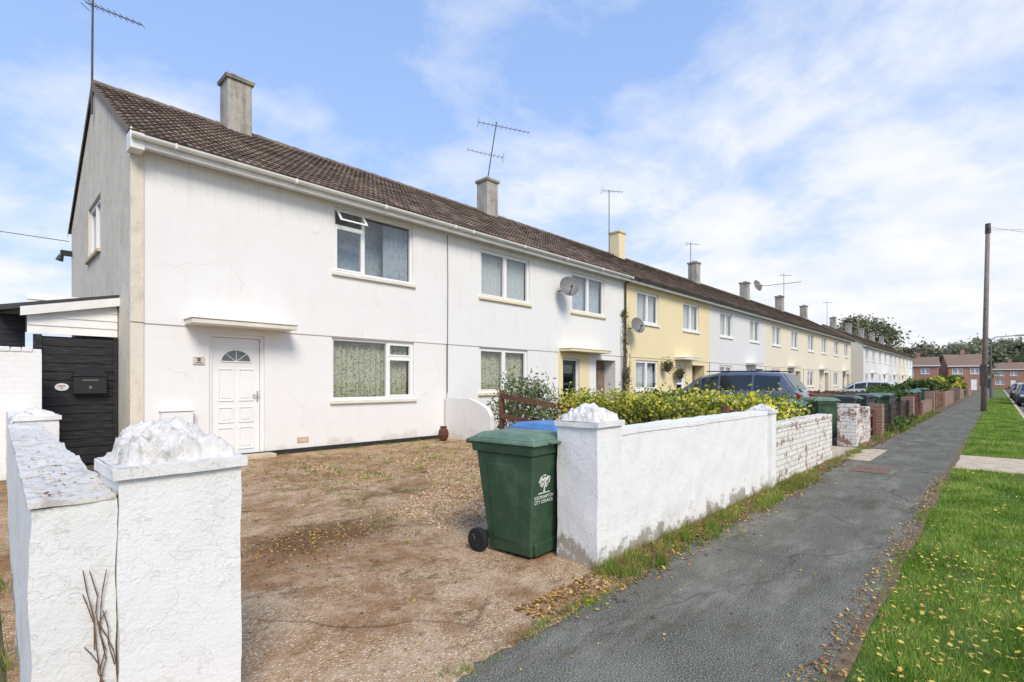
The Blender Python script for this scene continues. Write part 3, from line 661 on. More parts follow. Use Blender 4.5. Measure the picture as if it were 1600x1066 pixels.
hedge('bush',(23.5,2.65,0),[(0,2.5,0,1.,.2,1.0,1)],4000,.08,GR,'overgrown green shrub leaning over the fence','bush')
hedge('bush',(17.,2.0,0),[(0,4.5,0,.2,.04,.16,1)],1600,.05,GR+[(.3,.2,.08)],'straggly weeds growing along the foot of the fence','plant',stems=False,sg=(.13,.06,.06))
hedge('bush',(34,3.6,0),[(0,3,0,1.6,.2,1.1,1)],3000,.12,GR,'clipped green shrub in a front garden','bush')
hedge('bush',(47,3.2,0),[(0,4,0,2,.2,1.4,1)],3000,.16,GR+[(.2,.24,.05)],'green hedge in a front garden','hedge')
hedge('bush',(62,2.8,0),[(0,5,0,2.5,.2,1.6,1)],3500,.2,YG[:3]+GR[:1],'yellow-green hedge by the pavement','hedge')
hedge('bush',(78,3.,0),[(0,6,0,2.5,.2,2.0,1)],3000,.25,GR+YG[1:3],'rounded green hedge by the pavement','hedge')
for (u,z) in((18.9,1.9),(20.0,1.6)):
    o=hedge('hanging_basket',(u,V0-.25,0),[(-.05,.05,-.05,.05,z,z+.2,1)],500,.05,GR+[(.3,.12,.06)],'hanging basket of plants on the yellow house','hanging basket',stems=False,sg=(.09,.09,.09))
    b=MB(); b.cyl((0,0,z-.12),(0,0,z+.06),.06,.16,12); b.cyl((0,.25,z+.45),(0,0,z+.45),.008,n=5); b.cyl((0,0,z+.45),(0,0,z),.004,n=4); b.build('basket',RUSTM,o)
def tree(name,loc,H,cr,n,leaf,label,seed,pal=GR,trunkr=.3,flatn=.30):
    rg=np.random.default_rng(seed); o=ob(name,None,None,loc,label=label,category='tree')
    b=MB(); b.cyl((0,0,-.2),(.1,0,H*.4),trunkr,trunkr*.6,8)
    for i in range(9):
        t=i*2.4+rg.uniform(-.3,.3); z0=H*rg.uniform(.28,.42); rr=cr*rg.uniform(.5,.85); tip=(rr*math.cos(t),rr*math.sin(t),H*rg.uniform(.55,.9))
        b.cyl((.1,0,z0),tip,trunkr*.4,trunkr*.08,6)
    b.build('trunk',POLEM,o)
    nc=46; u=rg.normal(size=(nc,3)); u/=np.linalg.norm(u,axis=1)[:,None]; rad=rg.uniform(.35,1,nc)**.5
    cen=u*rad[:,None]*np.array([cr,cr,H*flatn]); cen[:,2]+=H*(.94-flatn)
    sz=rg.uniform(.10,.2,nc)*cr
    idx=rg.integers(nc,size=n); d=rg.normal(size=(n,3)); P=cen[idx]+d*sz[idx][:,None]*np.array([1.1,1.1,.75])
    pal=np.array(pal); C=pal[rg.integers(len(pal),size=nc)][idx]*rg.uniform(.6,1.3,n)[:,None]
    ob('crown',raw_mesh('crown',leaf_quads(P,leaf),4,C,LEAF),o); return o
OAK=[(.22,.23,.13),(.28,.28,.17),(.17,.19,.11),(.32,.31,.19)]
t0=tree('tree',(114,19,0),14,5.5,8000,.34,'large spreading tree rising above the terrace roofs',3,OAK)
t1=tree('tree',(150,22,0),10.5,5,5000,.5,'dense green tree behind the brick houses',5,OAK,flatn=.42)
k=0
for (x,y,s) in((140,30,.9),(160,26,1.1),(175,18,1.0),(185,10,1.15),(190,3,1.3),(200,-5,1.3),(205,-14,1.4),(128,24,.7),(170,33,1.1),(196,-10,1.35),(182,6,1.15),(140,12,.95),(138,5,.85),(175,-1,1.15)):
    k+=1; o=copy_tree(t1,(x,y,0),(0,0,k*1.3)); o.scale=(s,s*1.1,s)
tree('tree',(-1.6,24,0),3.9,1.5,2500,.10,'small tree behind the lean-to roof',9,OAK,.08)
# ------------------------------------------------------------ garden walls
def lumpy(name,x0,x1,y0,y1,z0,z1,mat,parent=None,step=.04,amp=.008,loc=(0,0,0),rot=(0,0,0),sc=5,top=0,**kw):
    import bmesh
    bm=bmesh.new()
    def grid(o,a,bv,na,nb):
        vs=[[bm.verts.new(Vector(o)+Vector(a)*i/na+Vector(bv)*j/nb) for j in range(nb+1)] for i in range(na+1)]
        for i in range(na):
            for j in range(nb): bm.faces.new((vs[i][j],vs[i+1][j],vs[i+1][j+1],vs[i][j+1]))
    nx=max(1,int((x1-x0)/step));ny=max(1,int((y1-y0)/step));nz=max(1,int((z1-z0)/step)); X=x1-x0;Y=y1-y0;Z_=z1-z0
    grid((x0,y0,z0),(X,0,0),(0,0,Z_),nx,nz);grid((x0,y1,z0),(0,0,Z_),(X,0,0),nz,nx)
    grid((x0,y0,z0),(0,0,Z_),(0,Y,0),nz,ny);grid((x1,y0,z0),(0,Y,0),(0,0,Z_),ny,nz)
    grid((x0,y0,z1),(X,0,0),(0,Y,0),nx,ny);grid((x0,y0,z0),(0,Y,0),(X,0,0),ny,nx)
    bmesh.ops.remove_doubles(bm,verts=bm.verts,dist=.0005)
    for v in bm.verts:
        p=v.co+Vector(loc); a=noise.noise_vector(p*sc)*amp+noise.noise_vector(p*sc*5)*amp*.35
        if top and v.co.z>z1-.001:
            a.z+=top*(max(0,noise.noise(p*4.5))+.35*max(0,noise.noise(p*13+Vector((3,3,3)))))
        v.co+=a
    me=bpy.data.meshes.new(name); bm.to_mesh(me); bm.free(); me.materials.append(mat)
    o=ob(name,me,parent,loc,rot,**kw)
    me.polygons.foreach_set('use_smooth',[True]*len(me.polygons))
    e=o.modifiers.new('e','EDGE_SPLIT'); e.split_angle=R(38)
    return o
def cement():
    m,nt,bs=newmat('cement_lump'); v=coords(nt)
    a=noi(nt,v,16,9,.75); b=noi(nt,v,60,6,.8)
    c=ramp(nt,a,[(.36,(.46,.42,.36)),(.46,(.74,.71,.66)),(.62,(.82,.80,.77))])
    c=mix(nt,ramp(nt,b,[(.60,0.),(.68,.55)]),c,(.34,.29,.22))
    L(nt,c,bs.inputs['Base Color']); bs.inputs['Roughness'].default_value=1.; bs.inputs['Specular IOR Level'].default_value=.05
    n1=bump(nt,a,bs,.7,.02); bump(nt,b,bs,.6,.006,n1); return m
CEM=cement()
def rough_cap(parent,x0,x1,y0,y1,z,peak,seed=0,ov=.018):
    c=lumpy('coping',x0-ov,x1+ov,y0-ov,y1+ov,z+.001,z+.04,STUCL,parent,.02,.006)
    n=72; b=MB(); idx={}
    px,py=.42,.5
    for i in range(n+1):
        for j in range(n+1):
            s_,t_=i/n,j/n
            x=x0-ov+.008+(x1-x0+2*ov-.016)*s_; y=y0-ov+.008+(y1-y0+2*ov-.016)*t_
            e=min(s_/px,(1-s_)/(1-px),t_/py,(1-t_)/(1-py)); p=Vector((x*6+seed,y*6,seed)); pe=Vector((x*16,y*16,seed+3))
            ed=.14+.14*noise.noise(pe)+.06*noise.noise(pe*3); f=min(1,max(0,(e-ed)/.10)); f=f*f*(3-2*f)
            body=.28+.68*min(1,max(0,e-.12)/.7)
            rg=.24*noise.noise(p*1.8)+.18*noise.noise(p*4)+.13*noise.noise(p*9)+.07*noise.noise(p*20)
            zz=z+.041+e*.018+peak*f*max(.12,body+rg)
            idx[i,j]=len(b.v); q=noise.noise_vector(p*5)*.007*f; b.v.append((x+q.x,y+q.y,zz))
    for i in range(n):
        for j in range(n): b.f.append((idx[i,j],idx[i+1,j],idx[i+1,j+1],idx[i,j+1])); b.m.append(0)
    b.build('cement_top',CEM,c,smooth=True)
def pillar(loc,w,d,h,peak,label,seed,mat=STUCCO):
    o=ob('gate_pillar',None,None,loc,label=label,category='pillar',group='gate pillars')
    lumpy('pillar_body',0,w,0,d,-.1,h,mat,o,.03,.006)
    rough_cap(o,0,w,0,d,h,peak,seed); return o
pillar((.332,2.15,0),.385,.36,1.02,.135,'white painted gate pillar with lumpy broken cement top',1.3)
pillar((3.10,2.10,0),.33,.37,1.02,.11,'white painted gate pillar with rough cement top beside the bins',7.7)
pillar((.24,6.4,0),.30,.30,1.0,.05,'white painted pillar standing along the boundary wall',4.1)
gw=ob('garden_wall',None,None,(3.43,2.12,0),label='white painted stucco garden wall beside the pavement',category='wall',group='garden walls')
lumpy('wall_body',0,3.62,0,.22,-.1,.94,STUCCO,gw,.045,.010)
lumpy('coping',-.0,3.64,-.008,.228,.942,.985,STUCCO,gw,.03,.008)
lw=ob('garden_wall',None,None,(.115,2.17,0),(0,0,-.02),label='white painted stucco boundary wall with peeling rough coping',category='wall',group='garden walls')
lumpy('wall_body',0,.213,0,4.2,-.1,.955,STUCL,lw,.04,.008)
lumpy('coping',-.004,.213,-.006,4.2,.956,.968,STUCD,lw,.018,.005,sc=9,top=.034)
lumpy('wall_extension',0.02,.2,4.56,8.2,-.1,.97,STUCL,lw,.08,.010)
b=MB(); rs=random.Random(11)
for i in range(9):
    x=.17+rs.uniform(-.03,.04); z=rs.uniform(.1,.5); y=-.014; 
    for k in range(rs.randint(3,7)):
        x2=x+rs.uniform(-.022,.022); z2=z+rs.uniform(.03,.09); 
        b.cyl((x,y,z),(x2,y-rs.uniform(-.002,.004),z2),.0022,.0014,5); x,z=x2,z2
b.build('ivy_stem',STEM,lw)
pillar((6.92,2.07,0),.18,.28,.96,.05,'white painted pillar at the end of the stucco wall',2.2)
def brickwall(x0,x1,y0,y1,h,mat,label,cop=True,seed=0):
    o=ob('brick_wall',None,None,(x0,y0,0),label=label,category='wall',group='garden walls')
    b=MB(); b.box(0,x1-x0,0,y1-y0,-.1,h); b.build('wall_body',mat,o,bevel=.006)
    if cop:
        b=MB(); x=0; rr=random.Random(seed)
        while x<x1-x0-.1:
            z=rr.uniform(-.008,.008); b.box(x+.004,min(x+.108,x1-x0),-.01+z*.5,y1-y0+.01,h+.008,h+.075+z); x+=.115
        b.box(0.002,x1-x0-.002,.01,y1-y0-.01,h,h+.05); b.build('coping',mat,o,bevel=.008)
    return o
brickwall(7.14,10.5,2.14,2.35,.72,BRICKP,'low brick wall with peeling white paint',seed=1)
brickwall(12.7,13.05,2.15,2.5,.82,BRICKQ,'brick gate pillar with flaking white paint',seed=2)
brickwall(13.1,14.0,2.2,2.4,.45,BRICKQ,'low brick garden wall with flaking white paint',seed=3)
brickwall(14.0,14.3,2.15,2.45,.72,BRICKQ,'brick gate pillar with flaking white paint',seed=5)
brickwall(16.0,16.3,2.15,2.45,.72,BRICKM,'faded brown brick gate pier at the edge of the pavement',cop=True,seed=6)
brickwall(22.6,23.0,2.15,2.5,.85,BRICKM,'brown brick pier at the edge of the pavement',cop=False)
brickwall(30.6,31.0,2.15,2.5,.95,BRICKM,'brown brick pier at the edge of the pavement',cop=False)
brickwall(26.4,30.2,2.2,2.4,.5,BRICKM,'low brown brick wall edging a front garden')
brickwall(-3,.66,10.0,10.2,1.78,BRICKW,'tall white painted brick wall beside the lean-to',seed=4)
for a,c in((38,46),(54,60),(70,77)): brickwall(a,c,2.2,2.4,.8,BRICKM,'low brown brick wall edging a front garden',cop=False)
dw=ob('dividing_wall',None,None,(7.86,8.15,0),label='low white rendered dividing wall with a curved top',category='wall',group='garden walls')
b=MB(); n=14
pr=[(1.57*i/n, .60+.38*min(1,(i/n*2.2))**.5) for i in range(n+1)]
for i in range(n):
    a,c=pr[i],pr[i+1]
    b.poly([(0,a[0],0),(0,c[0],0),(0,c[0],c[1]),(0,a[0],a[1])]);b.poly([(.12,a[0],0),(.12,a[0],a[1]),(.12,c[0],c[1]),(.12,c[0],0)])
    b.poly([(0,a[0],a[1]),(0,c[0],c[1]),(.12,c[0],c[1]),(.12,a[0],a[1])])
b.poly([(0,0,0),(0,0,.6),(.12,0,.6),(.12,0,0)])
b.build('wall_body',WHITE,dw)
def fence(p0,p1,h,style,mat,label,slope=0):
    p0=Vector((*p0,0));p1=Vector((*p1,0)); Ln=(p1-p0).length; an=math.atan2(p1.y-p0.y,p1.x-p0.x)
    o=ob('fence',None,None,p0,(0,0,an),label=label,category='fence',group='timber fences')
    n=max(1,round(Ln/1.8))
    for i in range(n+1):
        b=MB(); x=Ln*i/n; b.box(x-.045,x+.045,-.045,.045,-.1,h+.06-slope*i/n); b.build('post',mat,o,bevel=.006)
    b=MB(); rr=random.Random(int(Ln*100))
    if style=='rail':
        for z in(.3,.62,h-.06):
            p=[(.05,-.075,z),(Ln,-.075,z-slope),(Ln,-.047,z-slope),(.05,-.047,z)]; t=.11
            lo=[(a,c,d_-t/2) for a,c,d_ in p]; hi=[(a,c,d_+t/2) for a,c,d_ in p]
            b.poly(lo[::-1]); b.poly(hi)
            for k in range(4): b.poly([lo[k],lo[(k+1)%4],hi[(k+1)%4],hi[k]])
    else:
        b.box(0,Ln,.046,.08,h*.2,h*.2+.07); b.box(0,Ln,.046,.08,h*.8,h*.8+.07); x=.02
        while x<Ln-.1: 
            hh=h+rr.uniform(-.04,.04); b.box(x,x+.095,.081,.10,.05,hh); x+=.125 if style=='picket' else .1
    b.build('rails' if style=='rail' else 'slats',mat,o); return o
fence((8.08,8.0),(8.08,6.1),1.12,'rail',WOOD,'dark brown sloping timber rail fence between two front gardens',.22)
fence((7.2,2.75),(9.2,2.75),.97,'rail',WOOD,'dark brown timber rail fence behind the garden wall')
fence((10.9,3.75),(12.7,3.4),.85,'close',M('red_brown_stain',(.24,.09,.06),.7,.3,4),'red-brown stained timber fence and gate')
fence((14.4,2.3),(15.95,2.3),.60,'close',M('rust_red_gate',(.24,.11,.08),.75,.35,4),'weathered red-brown timber gate')
fence((16.4,2.3),(22.5,2.3),.68,'close',WOODD,'low dark brown timber fence at the edge of the pavement')
fence((23.2,2.3),(26.2,2.3),.85,'close',M('dark_red_stain',(.16,.06,.045),.75,.3,4),'dark red close-boarded fence at the edge of the pavement')
fence((31.2,2.3),(37.5,2.3),.9,'close',M('orange_fence',(.26,.15,.09),.8,.3,4),'orange-brown close-boarded fence at the edge of the pavement')
fence((46.4,2.3),(53.5,2.3),.95,'close',WOODG,'weathered close-boarded fence by the pavement')
fence((24.0,3.4),(24.0,9),.9,'close',WOODG,'timber fence dividing two front gardens'); fence((31.3,3),(31.3,9),.9,'close',WOOD,'timber fence dividing two front gardens')
# ------------------------------------------------------------ lean-to with black gate
ln=ob('lean_to',None,None,(.66,10.75,0),label='lean-to passage with black boarded gate and white cladding above',category='shed')
b=MB(); z=.04; rr=random.Random(2)
while z<2.05: j=rr.uniform(-.006,.006); b.box(0,.985,j,.03+j,z,z+.126+rr.uniform(-.003,.004)); z+=.135
b.box(.02,.96,.038,.06,.04,2.08); g=b.build('gate',DARKW,ln,bevel=.004)
b=MB(); b.box(.0,.05,-.03,-.008,.0,2.1);b.box(.93,.985,-.03,-.008,.0,2.1); b.build('gate_frame',DARKW,ln)
b=MB(); b.box(.41,.83,-.13,-.008,1.17,1.45); b.taper((.40,.84,-.15,-.008),(.43,.81,-.05,-.008),1.452,1.53); b.build('letter_box',M('letterbox_black',(.025,.025,.028),.35,.1,4),g,bevel=.008)
b=MB(); b.box(.52,.72,-.134,-.131,1.38,1.40); b.box(.6,.64,-.135,-.131,1.25,1.30); b.build('letter_slot',METAL,g)
b=MB(); n=24; b.poly([(.28+.085*math.cos(2*math.pi*i/n),-.016,1.28+.06*math.sin(2*math.pi*i/n)) for i in range(n)]); 
for i in range(n):
    t0=2*math.pi*i/n;t1_=2*math.pi*(i+1)/n; b.poly([(.28+.085*math.cos(t0),-.016,1.28+.06*math.sin(t0)),(.28+.085*math.cos(t0),0,1.28+.06*math.sin(t0)),(.28+.085*math.cos(t1_),0,1.28+.06*math.sin(t1_)),(.28+.085*math.cos(t1_),-.016,1.28+.06*math.sin(t1_))])
p=b.build('name_plaque',UPVC,g)
b=MB(); b.box(.24,.32,-.020,-.017,1.29,1.305,); b.cyl((.28,-.017,1.262),(.28,-.020,1.262),.012,n=10); b.build('plaque_emblem',M('plaque_red',(.5,.1,.08),.5,.1,4),p)
b=MB()
for i in range(5):
    z=2.11+i*.13; b.taper((-.12,.985,-.03,.0),(-.12,.985,-.012,.0),z,min(z+.135,2.72))
b.build('cladding',FASC,ln)
b=MB(); b.poly([(-.45,-.10,2.42),(1.0,-.10,2.74),(1.0,-.10,2.82),(-.45,-.10,2.50)])
b.poly([(-.45,-.10,2.50),(1.0,-.10,2.82),(1.0,6,2.82),(-.45,6,2.50)]); b.poly([(-.45,-.10,2.42),(-.45,-.10,2.50),(-.45,6,2.50),(-.45,6,2.42)]); b.poly([(-.45,-.10,2.42),(-.45,6,2.42),(1.0,6,2.74),(1.0,-.10,2.74)])
b.build('roof',BRN,ln)
b=MB(); q=[(-.20,2.36),(1.0,2.63),(1.0,2.765),(-.20,2.495)]
b.poly([(x,-.135,z) for x,z in q]); b.poly([(x,-.105,z) for x,z in q][::-1])
for k in range(4):
    (xa,za),(xc,zc_)=q[k],q[(k+1)%4]; b.poly([(xa,-.135,za),(xa,-.105,za),(xc,-.105,zc_),(xc,-.135,zc_)])
b.build('fascia',FASC,ln)
b=MB(); b.box(-.40,-.12,.4,.45,0,2.42); b.box(-.05,0,.0,.06,0,2.1); b.box(-.42,-.40,.4,6,0,2.42); b.build('side_boarding',DARKW,ln)
# ------------------------------------------------------------ wheelie bins
def binmat(name,c): return M(name,c,.5,.22,6,.2,90,c2=tuple(x*1.4+.015 for x in c))
BG=binmat('bin_green',(.034,.075,.040)); BGL=binmat('bin_lid_green',(.12,.19,.125)); BBL=binmat('bin_lid_blue',(.08,.20,.44)); BBD=binmat('bin_lid_dull_blue',(.09,.15,.26)); BBK=binmat('bin_black',(.02,.022,.022)); BGR=binmat('bin_grey',(.06,.065,.06)); TYRE=M('tyre',(.015,.015,.015),.7,.2,5)
def wheelie(loc,rotz,body,lid,label,logo=False):
    o=ob('wheelie_bin',None,None,loc,(0,0,rotz),label=label,category='wheelie bin',group='wheelie bins')
    b=MB()
    b.taper((-.19,.19,-.24,.17),(-.24,.24,-.29,.27),.03,.80)
    b.taper((-.255,.255,-.305,.30),(-.265,.265,-.315,.31),.802,.875)
    b.taper((-.15,.15,-.262,-.2),(-.17,.17,-.266,-.2),.03,.13)
    b.box(-.18,.18,.17,.24,.10,.16)
    for s in(-1,1):
        b.taper((s*.197-.006,s*.197+.006,-.12,.12),(s*.236-.006,s*.236+.006,-.15,.16),.12,.72)
    bo=b.build('bin_body',body,o,bevel=.014)
    b=MB(); 
    b.taper((-.28,.28,-.345,.335),(-.27,.27,-.33,.325),.878,.912); b.taper((-.262,.262,-.32,.315),(-.20,.20,-.24,.25),.912,.955)
    b.box(-.10,.10,-.375,-.33,.885,.905)
    b.build('lid',lid,o,bevel=.01)
    b=MB(); b.cyl((-.22,.385,.875),(.22,.385,.875),.017,n=10)
    for x in(-.22,-.07,.07,.22): b.box(x-.013,x+.013,.30,.395,.855,.885)
    b.build('handle',body,o)
    b=MB(); b.cyl((-.27,.235,.095),(.27,.235,.095),.012,n=8); b.build('axle',METAL,o)
    for s in(-1,1):
        b=MB(); b.cyl((s*.235,.235,.095),(s*.285,.235,.095),.095,n=24); w_=b.build('wheel',TYRE,o,bevel=.008)
        b=MB(); b.cyl((s*.286,.235,.095),(s*.29,.235,.095),.055,n=16); 
        for k in range(6):
            t=k*math.pi/3; b.cyl((s*.291,.235,.095),(s*.291,.235+.055*math.cos(t),.095+.055*math.sin(t)),.007,n=5)
        b.build('hub',BBK,w_)
    if logo:
        WL=M('white_print',(.66,.70,.66),.6,.2,14)
        def face_pt(x,z,off=.004):
            t=(z-.03)/.77; return (x,-.24-.05*t-off,z)
        K=.74; X0=-.185; xm=X0+.165*K
        for txt,x,z,s in(('SOUTHAMPTON',X0,.465,.044*K),('CITY COUNCIL',X0,.430,.044*K)):
            cu=bpy.data.curves.new('t','FONT'); cu.body=txt; cu.size=s; cu.offset=.0006
            tmp=bpy.data.objects.new('t',cu); COL.objects.link(tmp); bpy.context.view_layer.update()
            me=bpy.data.meshes.new_from_object(tmp.evaluated_get(bpy.context.evaluated_depsgraph_get())); bpy.data.objects.remove(tmp)
            xs=[v.co.x for v in me.vertices]; k=.33*K/max(xs)
            for v in me.vertices: v.co=Vector(face_pt(x+v.co.x*k,z+v.co.y*1.1))
            me.materials.clear(); me.materials.append(WL); ob('council_lettering',me,bo)
        b=MB(); rr=random.Random(4)
        FP=lambda x,z,o_: face_pt(xm+x*K,.503+(z-.522)*K,o_)
        # rounded oak crown built of leaf dots, trunk and ground line
        cnt=0
        for i in range(400):
            x=rr.uniform(-.10,.10); z=rr.uniform(.585,.715); e=((x/.10)**2+((z-.65)/.065)**2)
            if e>1 or noise.noise(Vector((x*38,z*38,2)))<-.12: continue
            cnt+=1; r_=rr.uniform(.005,.010); a=rr.uniform(0,6)
            b.poly([FP(x+r_*math.cos(t*1.2566+a),z+r_*math.sin(t*1.2566+a),.0035+cnt*.000008) for t in range(5)])
        b.poly([FP(-.016,.535,.003),FP(.016,.535,.003),FP(.009,.60,.003),FP(-.009,.60,.003)])
        b.poly([FP(-.11,.522,.003),FP(.11,.522,.003),FP(.09,.534,.003),FP(-.09,.534,.003)])
        b.build('emblem',WL,bo)
    return o
wheelie((3.05,2.80,0),R(4),BG,BGL,'dark green wheelie bin with white council lettering',True)
bb=wheelie((3.66,2.98,0),R(-6),BG,BBL,'green wheelie bin with a blue lid behind the pillar')
bb.scale=(1,1,1.03)
kinds={}
for i,(x,y,r_,c) in enumerate(((10.55,2.95,20,0),(11.35,3.15,-10,1),(13.4,3.0,60,1),(14.9,2.85,5,2),(15.6,2.85,10,1),(17.2,2.85,-15,2),(17.9,2.8,5,1),(18.7,2.9,20,0),(20.3,2.8,0,1),(21.4,2.85,-8,2),(26.9,2.8,-10,1),(27.8,2.85,12,2),(28.7,2.8,2,0),(33,3.2,0,1),(40,3.4,10,1),(41,3.5,10,2))):
    if c not in kinds:
        o=wheelie((x,y,0),R(r_),[BG,BG,BGR][c],[BBD,BGL,BBK][c],['green wheelie bin with a dull blue lid in a front garden','green wheelie bin with a green lid in a front garden','grey wheelie bin with a black lid in a front garden'][c]); o.scale=(1,1,1.06); kinds[c]=o
    else: copy_tree(kinds[c],(x,y,0),(0,0,R(r_)))
b=MB(); prof=[(.055,0),(.10,.06),(.125,.15),(.11,.25),(.07,.30),(.085,.34)]
for (r0,z0),(r1_,z1) in zip(prof,prof[1:]): b.cyl((0,0,z0),(0,0,z1),r0,r1_,16,caps=False)
b.cyl((0,0,0),(0,0,.01),.055,n=16)
po=b.build('plant_pot',TERRA,None,(7.45,9.28,0.002),smooth=True,label='small brown glazed pot standing by the house wall',category='pot')
def chair(loc,rz):
    o=ob('garden_chair',None,None,loc,(0,0,rz),label='white plastic garden chair in a front garden',category='chair',group='garden chairs')
    b=MB(); b.box(-.24,.24,-.24,.22,.40,.43); b.build('seat',UPVC,o,bevel=.01)
    b=MB(); 
    for i in range(6): b.box(-.22+i*.078,-.17+i*.078,.2,.23,.44,.92)
    b.box(-.24,.24,.2,.24,.88,.96); b.build('backrest',UPVC,o)
    for x in(-.22,.22):
        for y in(-.22,.2):
            b=MB(); b.cyl((x*1.08,y*1.08,0),(x,y,.4),.02,.025,8); b.build('leg',UPVC,o)
        b=MB(); b.box(x-.03,x+.03,-.22,.22,.62,.65); b.box(x-.02,x+.02,-.2,-.16,.43,.62); b.build('armrest',UPVC,o)
chair((13.1,4.4,0),R(120)); chair((13.8,4.8,0),R(200))
# ------------------------------------------------------------ cars
CARG=M('car_glass',(.02,.025,.03),.06,.1,2,spec=.8); RIM=M('alloy',(.45,.45,.46),.35,.1,5,metal=.8); LAMPW=M('headlight_lens',(.6,.62,.65),.1,.1,5); LAMPR=M('taillight_lens',(.35,.01,.01),.2,.1,5)
def carpaint(name,c):
    m=M(name,c,.28,.06,3); m.node_tree.nodes['Principled BSDF'].inputs['Coat Weight'].default_value=.7; return m
def car(loc,rotz,paint,label,st,Wd=1.78):
    L_=st[-1][0]; o=ob('parked_car',None,None,loc,(0,0,rotz),label=label,category='car',group='parked cars')
    def hw(x):
        t=min(x,L_-x)/.5; return Wd/2*(.80+.20*min(1,max(0,t))**.5)
    def ring(s):
        x,lo,be,ro=s; w_=hw(x); rw=w_*.80 if ro-be>.2 else w_*.93
        zr=ro
        return [(x,0,lo),(x,w_*.92,lo),(x,w_,lo+.15),(x,w_,be-.12),(x,w_*.97,be),(x,rw,max(be+.005,zr-.06)),(x,rw-.12,zr+.005),(x,0,zr+.02)]
    rings=[ring(s) for s in st]; b=MB()
    idx=[]
    for r_ in rings:
        row=[]
        for p in r_: row.append(len(b.v)); b.v.append(p)
        for p in r_[1:-1][::-1]: row.append(len(b.v)); b.v.append((p[0],-p[1],p[2]))
        idx.append(row)
    n=len(idx[0])
    for i in range(len(idx)-1):
        for j in range(n):
            k=(j+1)%n; b.f.append((idx[i][j],idx[i+1][j],idx[i+1][k],idx[i][k])); b.m.append(0)
    b.f.append(tuple(idx[0]));b.m.append(0);b.f.append(tuple(reversed(idx[-1])));b.m.append(0)
    bo=b.build('body',paint,o,smooth=True)
    e=bo.modifiers.new('e','EDGE_SPLIT'); e.split_angle=R(32)
    def lerp(a,c,t): return Vector(a)+(Vector(c)-Vector(a))*t
    gl=[i for i,s in enumerate(st) if s[3]-s[2]>.25]
    for s in(1,-1):
        for a,c in zip(gl,gl[1:]):
            if st[c][0]-st[a][0]<.2: continue
            A=rings[a];B=rings[c]; m_=.035
            P=[lerp(A[4],A[5],.1),lerp(B[4],B[5],.1),lerp(B[4],B[5],.93),lerp(A[4],A[5],.93)]
            P[0].x+=m_;P[3].x+=m_;P[1].x-=m_;P[2].x-=m_
            g=MB(); g.poly([(p.x,s*(p.y+.01),p.z) for p in P]); g.build('side_window',CARG,o)
        f=gl[0]; A=rings[f-1];B=rings[f]
        g=MB(); g.poly([(p[0],s*(p[1]+.01),p[2]) for p in (lerp(A[4],A[5],.5)+Vector((.35*(B[4][0]-A[4][0]),0,.03)),Vector(B[4])+Vector((-.02,0,.05)),lerp(B[4],B[5],.85)+Vector((-.02,0,0)))]); g.build('side_window',CARG,o)
    def screen(i,j,name):
        A=rings[i];B=rings[j]; g=MB(); off=.02
        q=[(A[7][0],-A[6][1],A[6][2]+off),(A[7][0],A[6][1],A[6][2]+off),(B[7][0],B[6][1]*.98,B[6][2]+off),(B[7][0],-B[6][1]*.98,B[6][2]+off)]
        c0=[Vector(q[0])*.95+Vector(q[3])*.05,Vector(q[1])*.95+Vector(q[2])*.05,Vector(q[2])*.92+Vector(q[1])*.08,Vector(q[3])*.92+Vector(q[0])*.08]
        g.poly(c0); g.build(name,CARG,o)
    screen(gl[0]-1,gl[0],'windscreen'); screen(gl[-1]+1,gl[-1],'rear_window')
    for x in(.82,L_-.85):
        for s in(1,-1):
            a=MB(); a.cyl((x,s*(Wd/2-.2),.34),(x,s*(Wd/2+.004),.34),.37,n=28); a.build('wheel_arch',BLACKP,o)
            a=MB(); a.cyl((x,s*(Wd/2-.2),.31),(x,s*(Wd/2+.015),.31),.31,n=28); w_=a.build('wheel',TYRE,o,bevel=.02)
            a=MB(); a.cyl((x,s*(Wd/2+.016),.31),(x,s*(Wd/2+.022),.31),.20,n=20)
            a.build('rim',RIM,w_)
    for s in(1,-1):
        a=MB(); a.box(-.01,.16,.45 if s>0 else -.75,.75 if s>0 else -.45,.60,.74); a.build('headlight',LAMPW,o,bevel=.02)
        a=MB(); a.box(L_-.16,L_+.012,.62 if s>0 else -.80,.80 if s>0 else -.62,.80,1.0); a.build('tail_light',LAMPR,o,bevel=.02)
        a=MB(); a.box(1.32,1.45,Wd/2 if s>0 else -Wd/2-.16,Wd/2+.16 if s>0 else -Wd/2,1.02,1.14); a.build('wing_mirror',paint,o,bevel=.02)
        if L_>4.3:
            a=MB(); a.cyl((1.9,s*.62,1.74),(L_-.6,s*.62,1.72),.018,n=6); a.build('roof_rail',BLACKP,o)
    return o
MPV=[(0,.32,.58,.58),(.07,.22,.76,.76),(.35,.2,.92,.93),(.95,.2,1.00,1.03),(1.75,.2,1.02,1.58),(2.4,.2,1.03,1.69),(3.5,.2,1.04,1.70),(4.35,.2,1.06,1.64),(4.75,.25,1.03,1.08),(4.85,.32,.85,.86)]
HAT=[(0,.32,.55,.55),(.07,.22,.70,.70),(.35,.2,.84,.85),(1.05,.2,.92,.95),(1.75,.2,.94,1.36),(2.4,.2,.95,1.45),(3.1,.2,.96,1.43),(3.6,.2,.97,1.30),(3.95,.25,.93,.96),(4.05,.32,.75,.76)]
car((18.3,9.3,0),R(-90),carpaint('slate_blue_paint',(.10,.125,.19)),'dark slate blue people carrier parked on a front drive',MPV,1.85)
dk=car((44,-1.7,-.12),0,carpaint('black_paint',(.02,.02,.023)),'black hatchback parked at the kerb',HAT,1.72)
car((52,-1.75,-.12),0,carpaint('silver_paint',(.4,.41,.42)),'silver hatchback parked at the kerb',HAT,1.72)
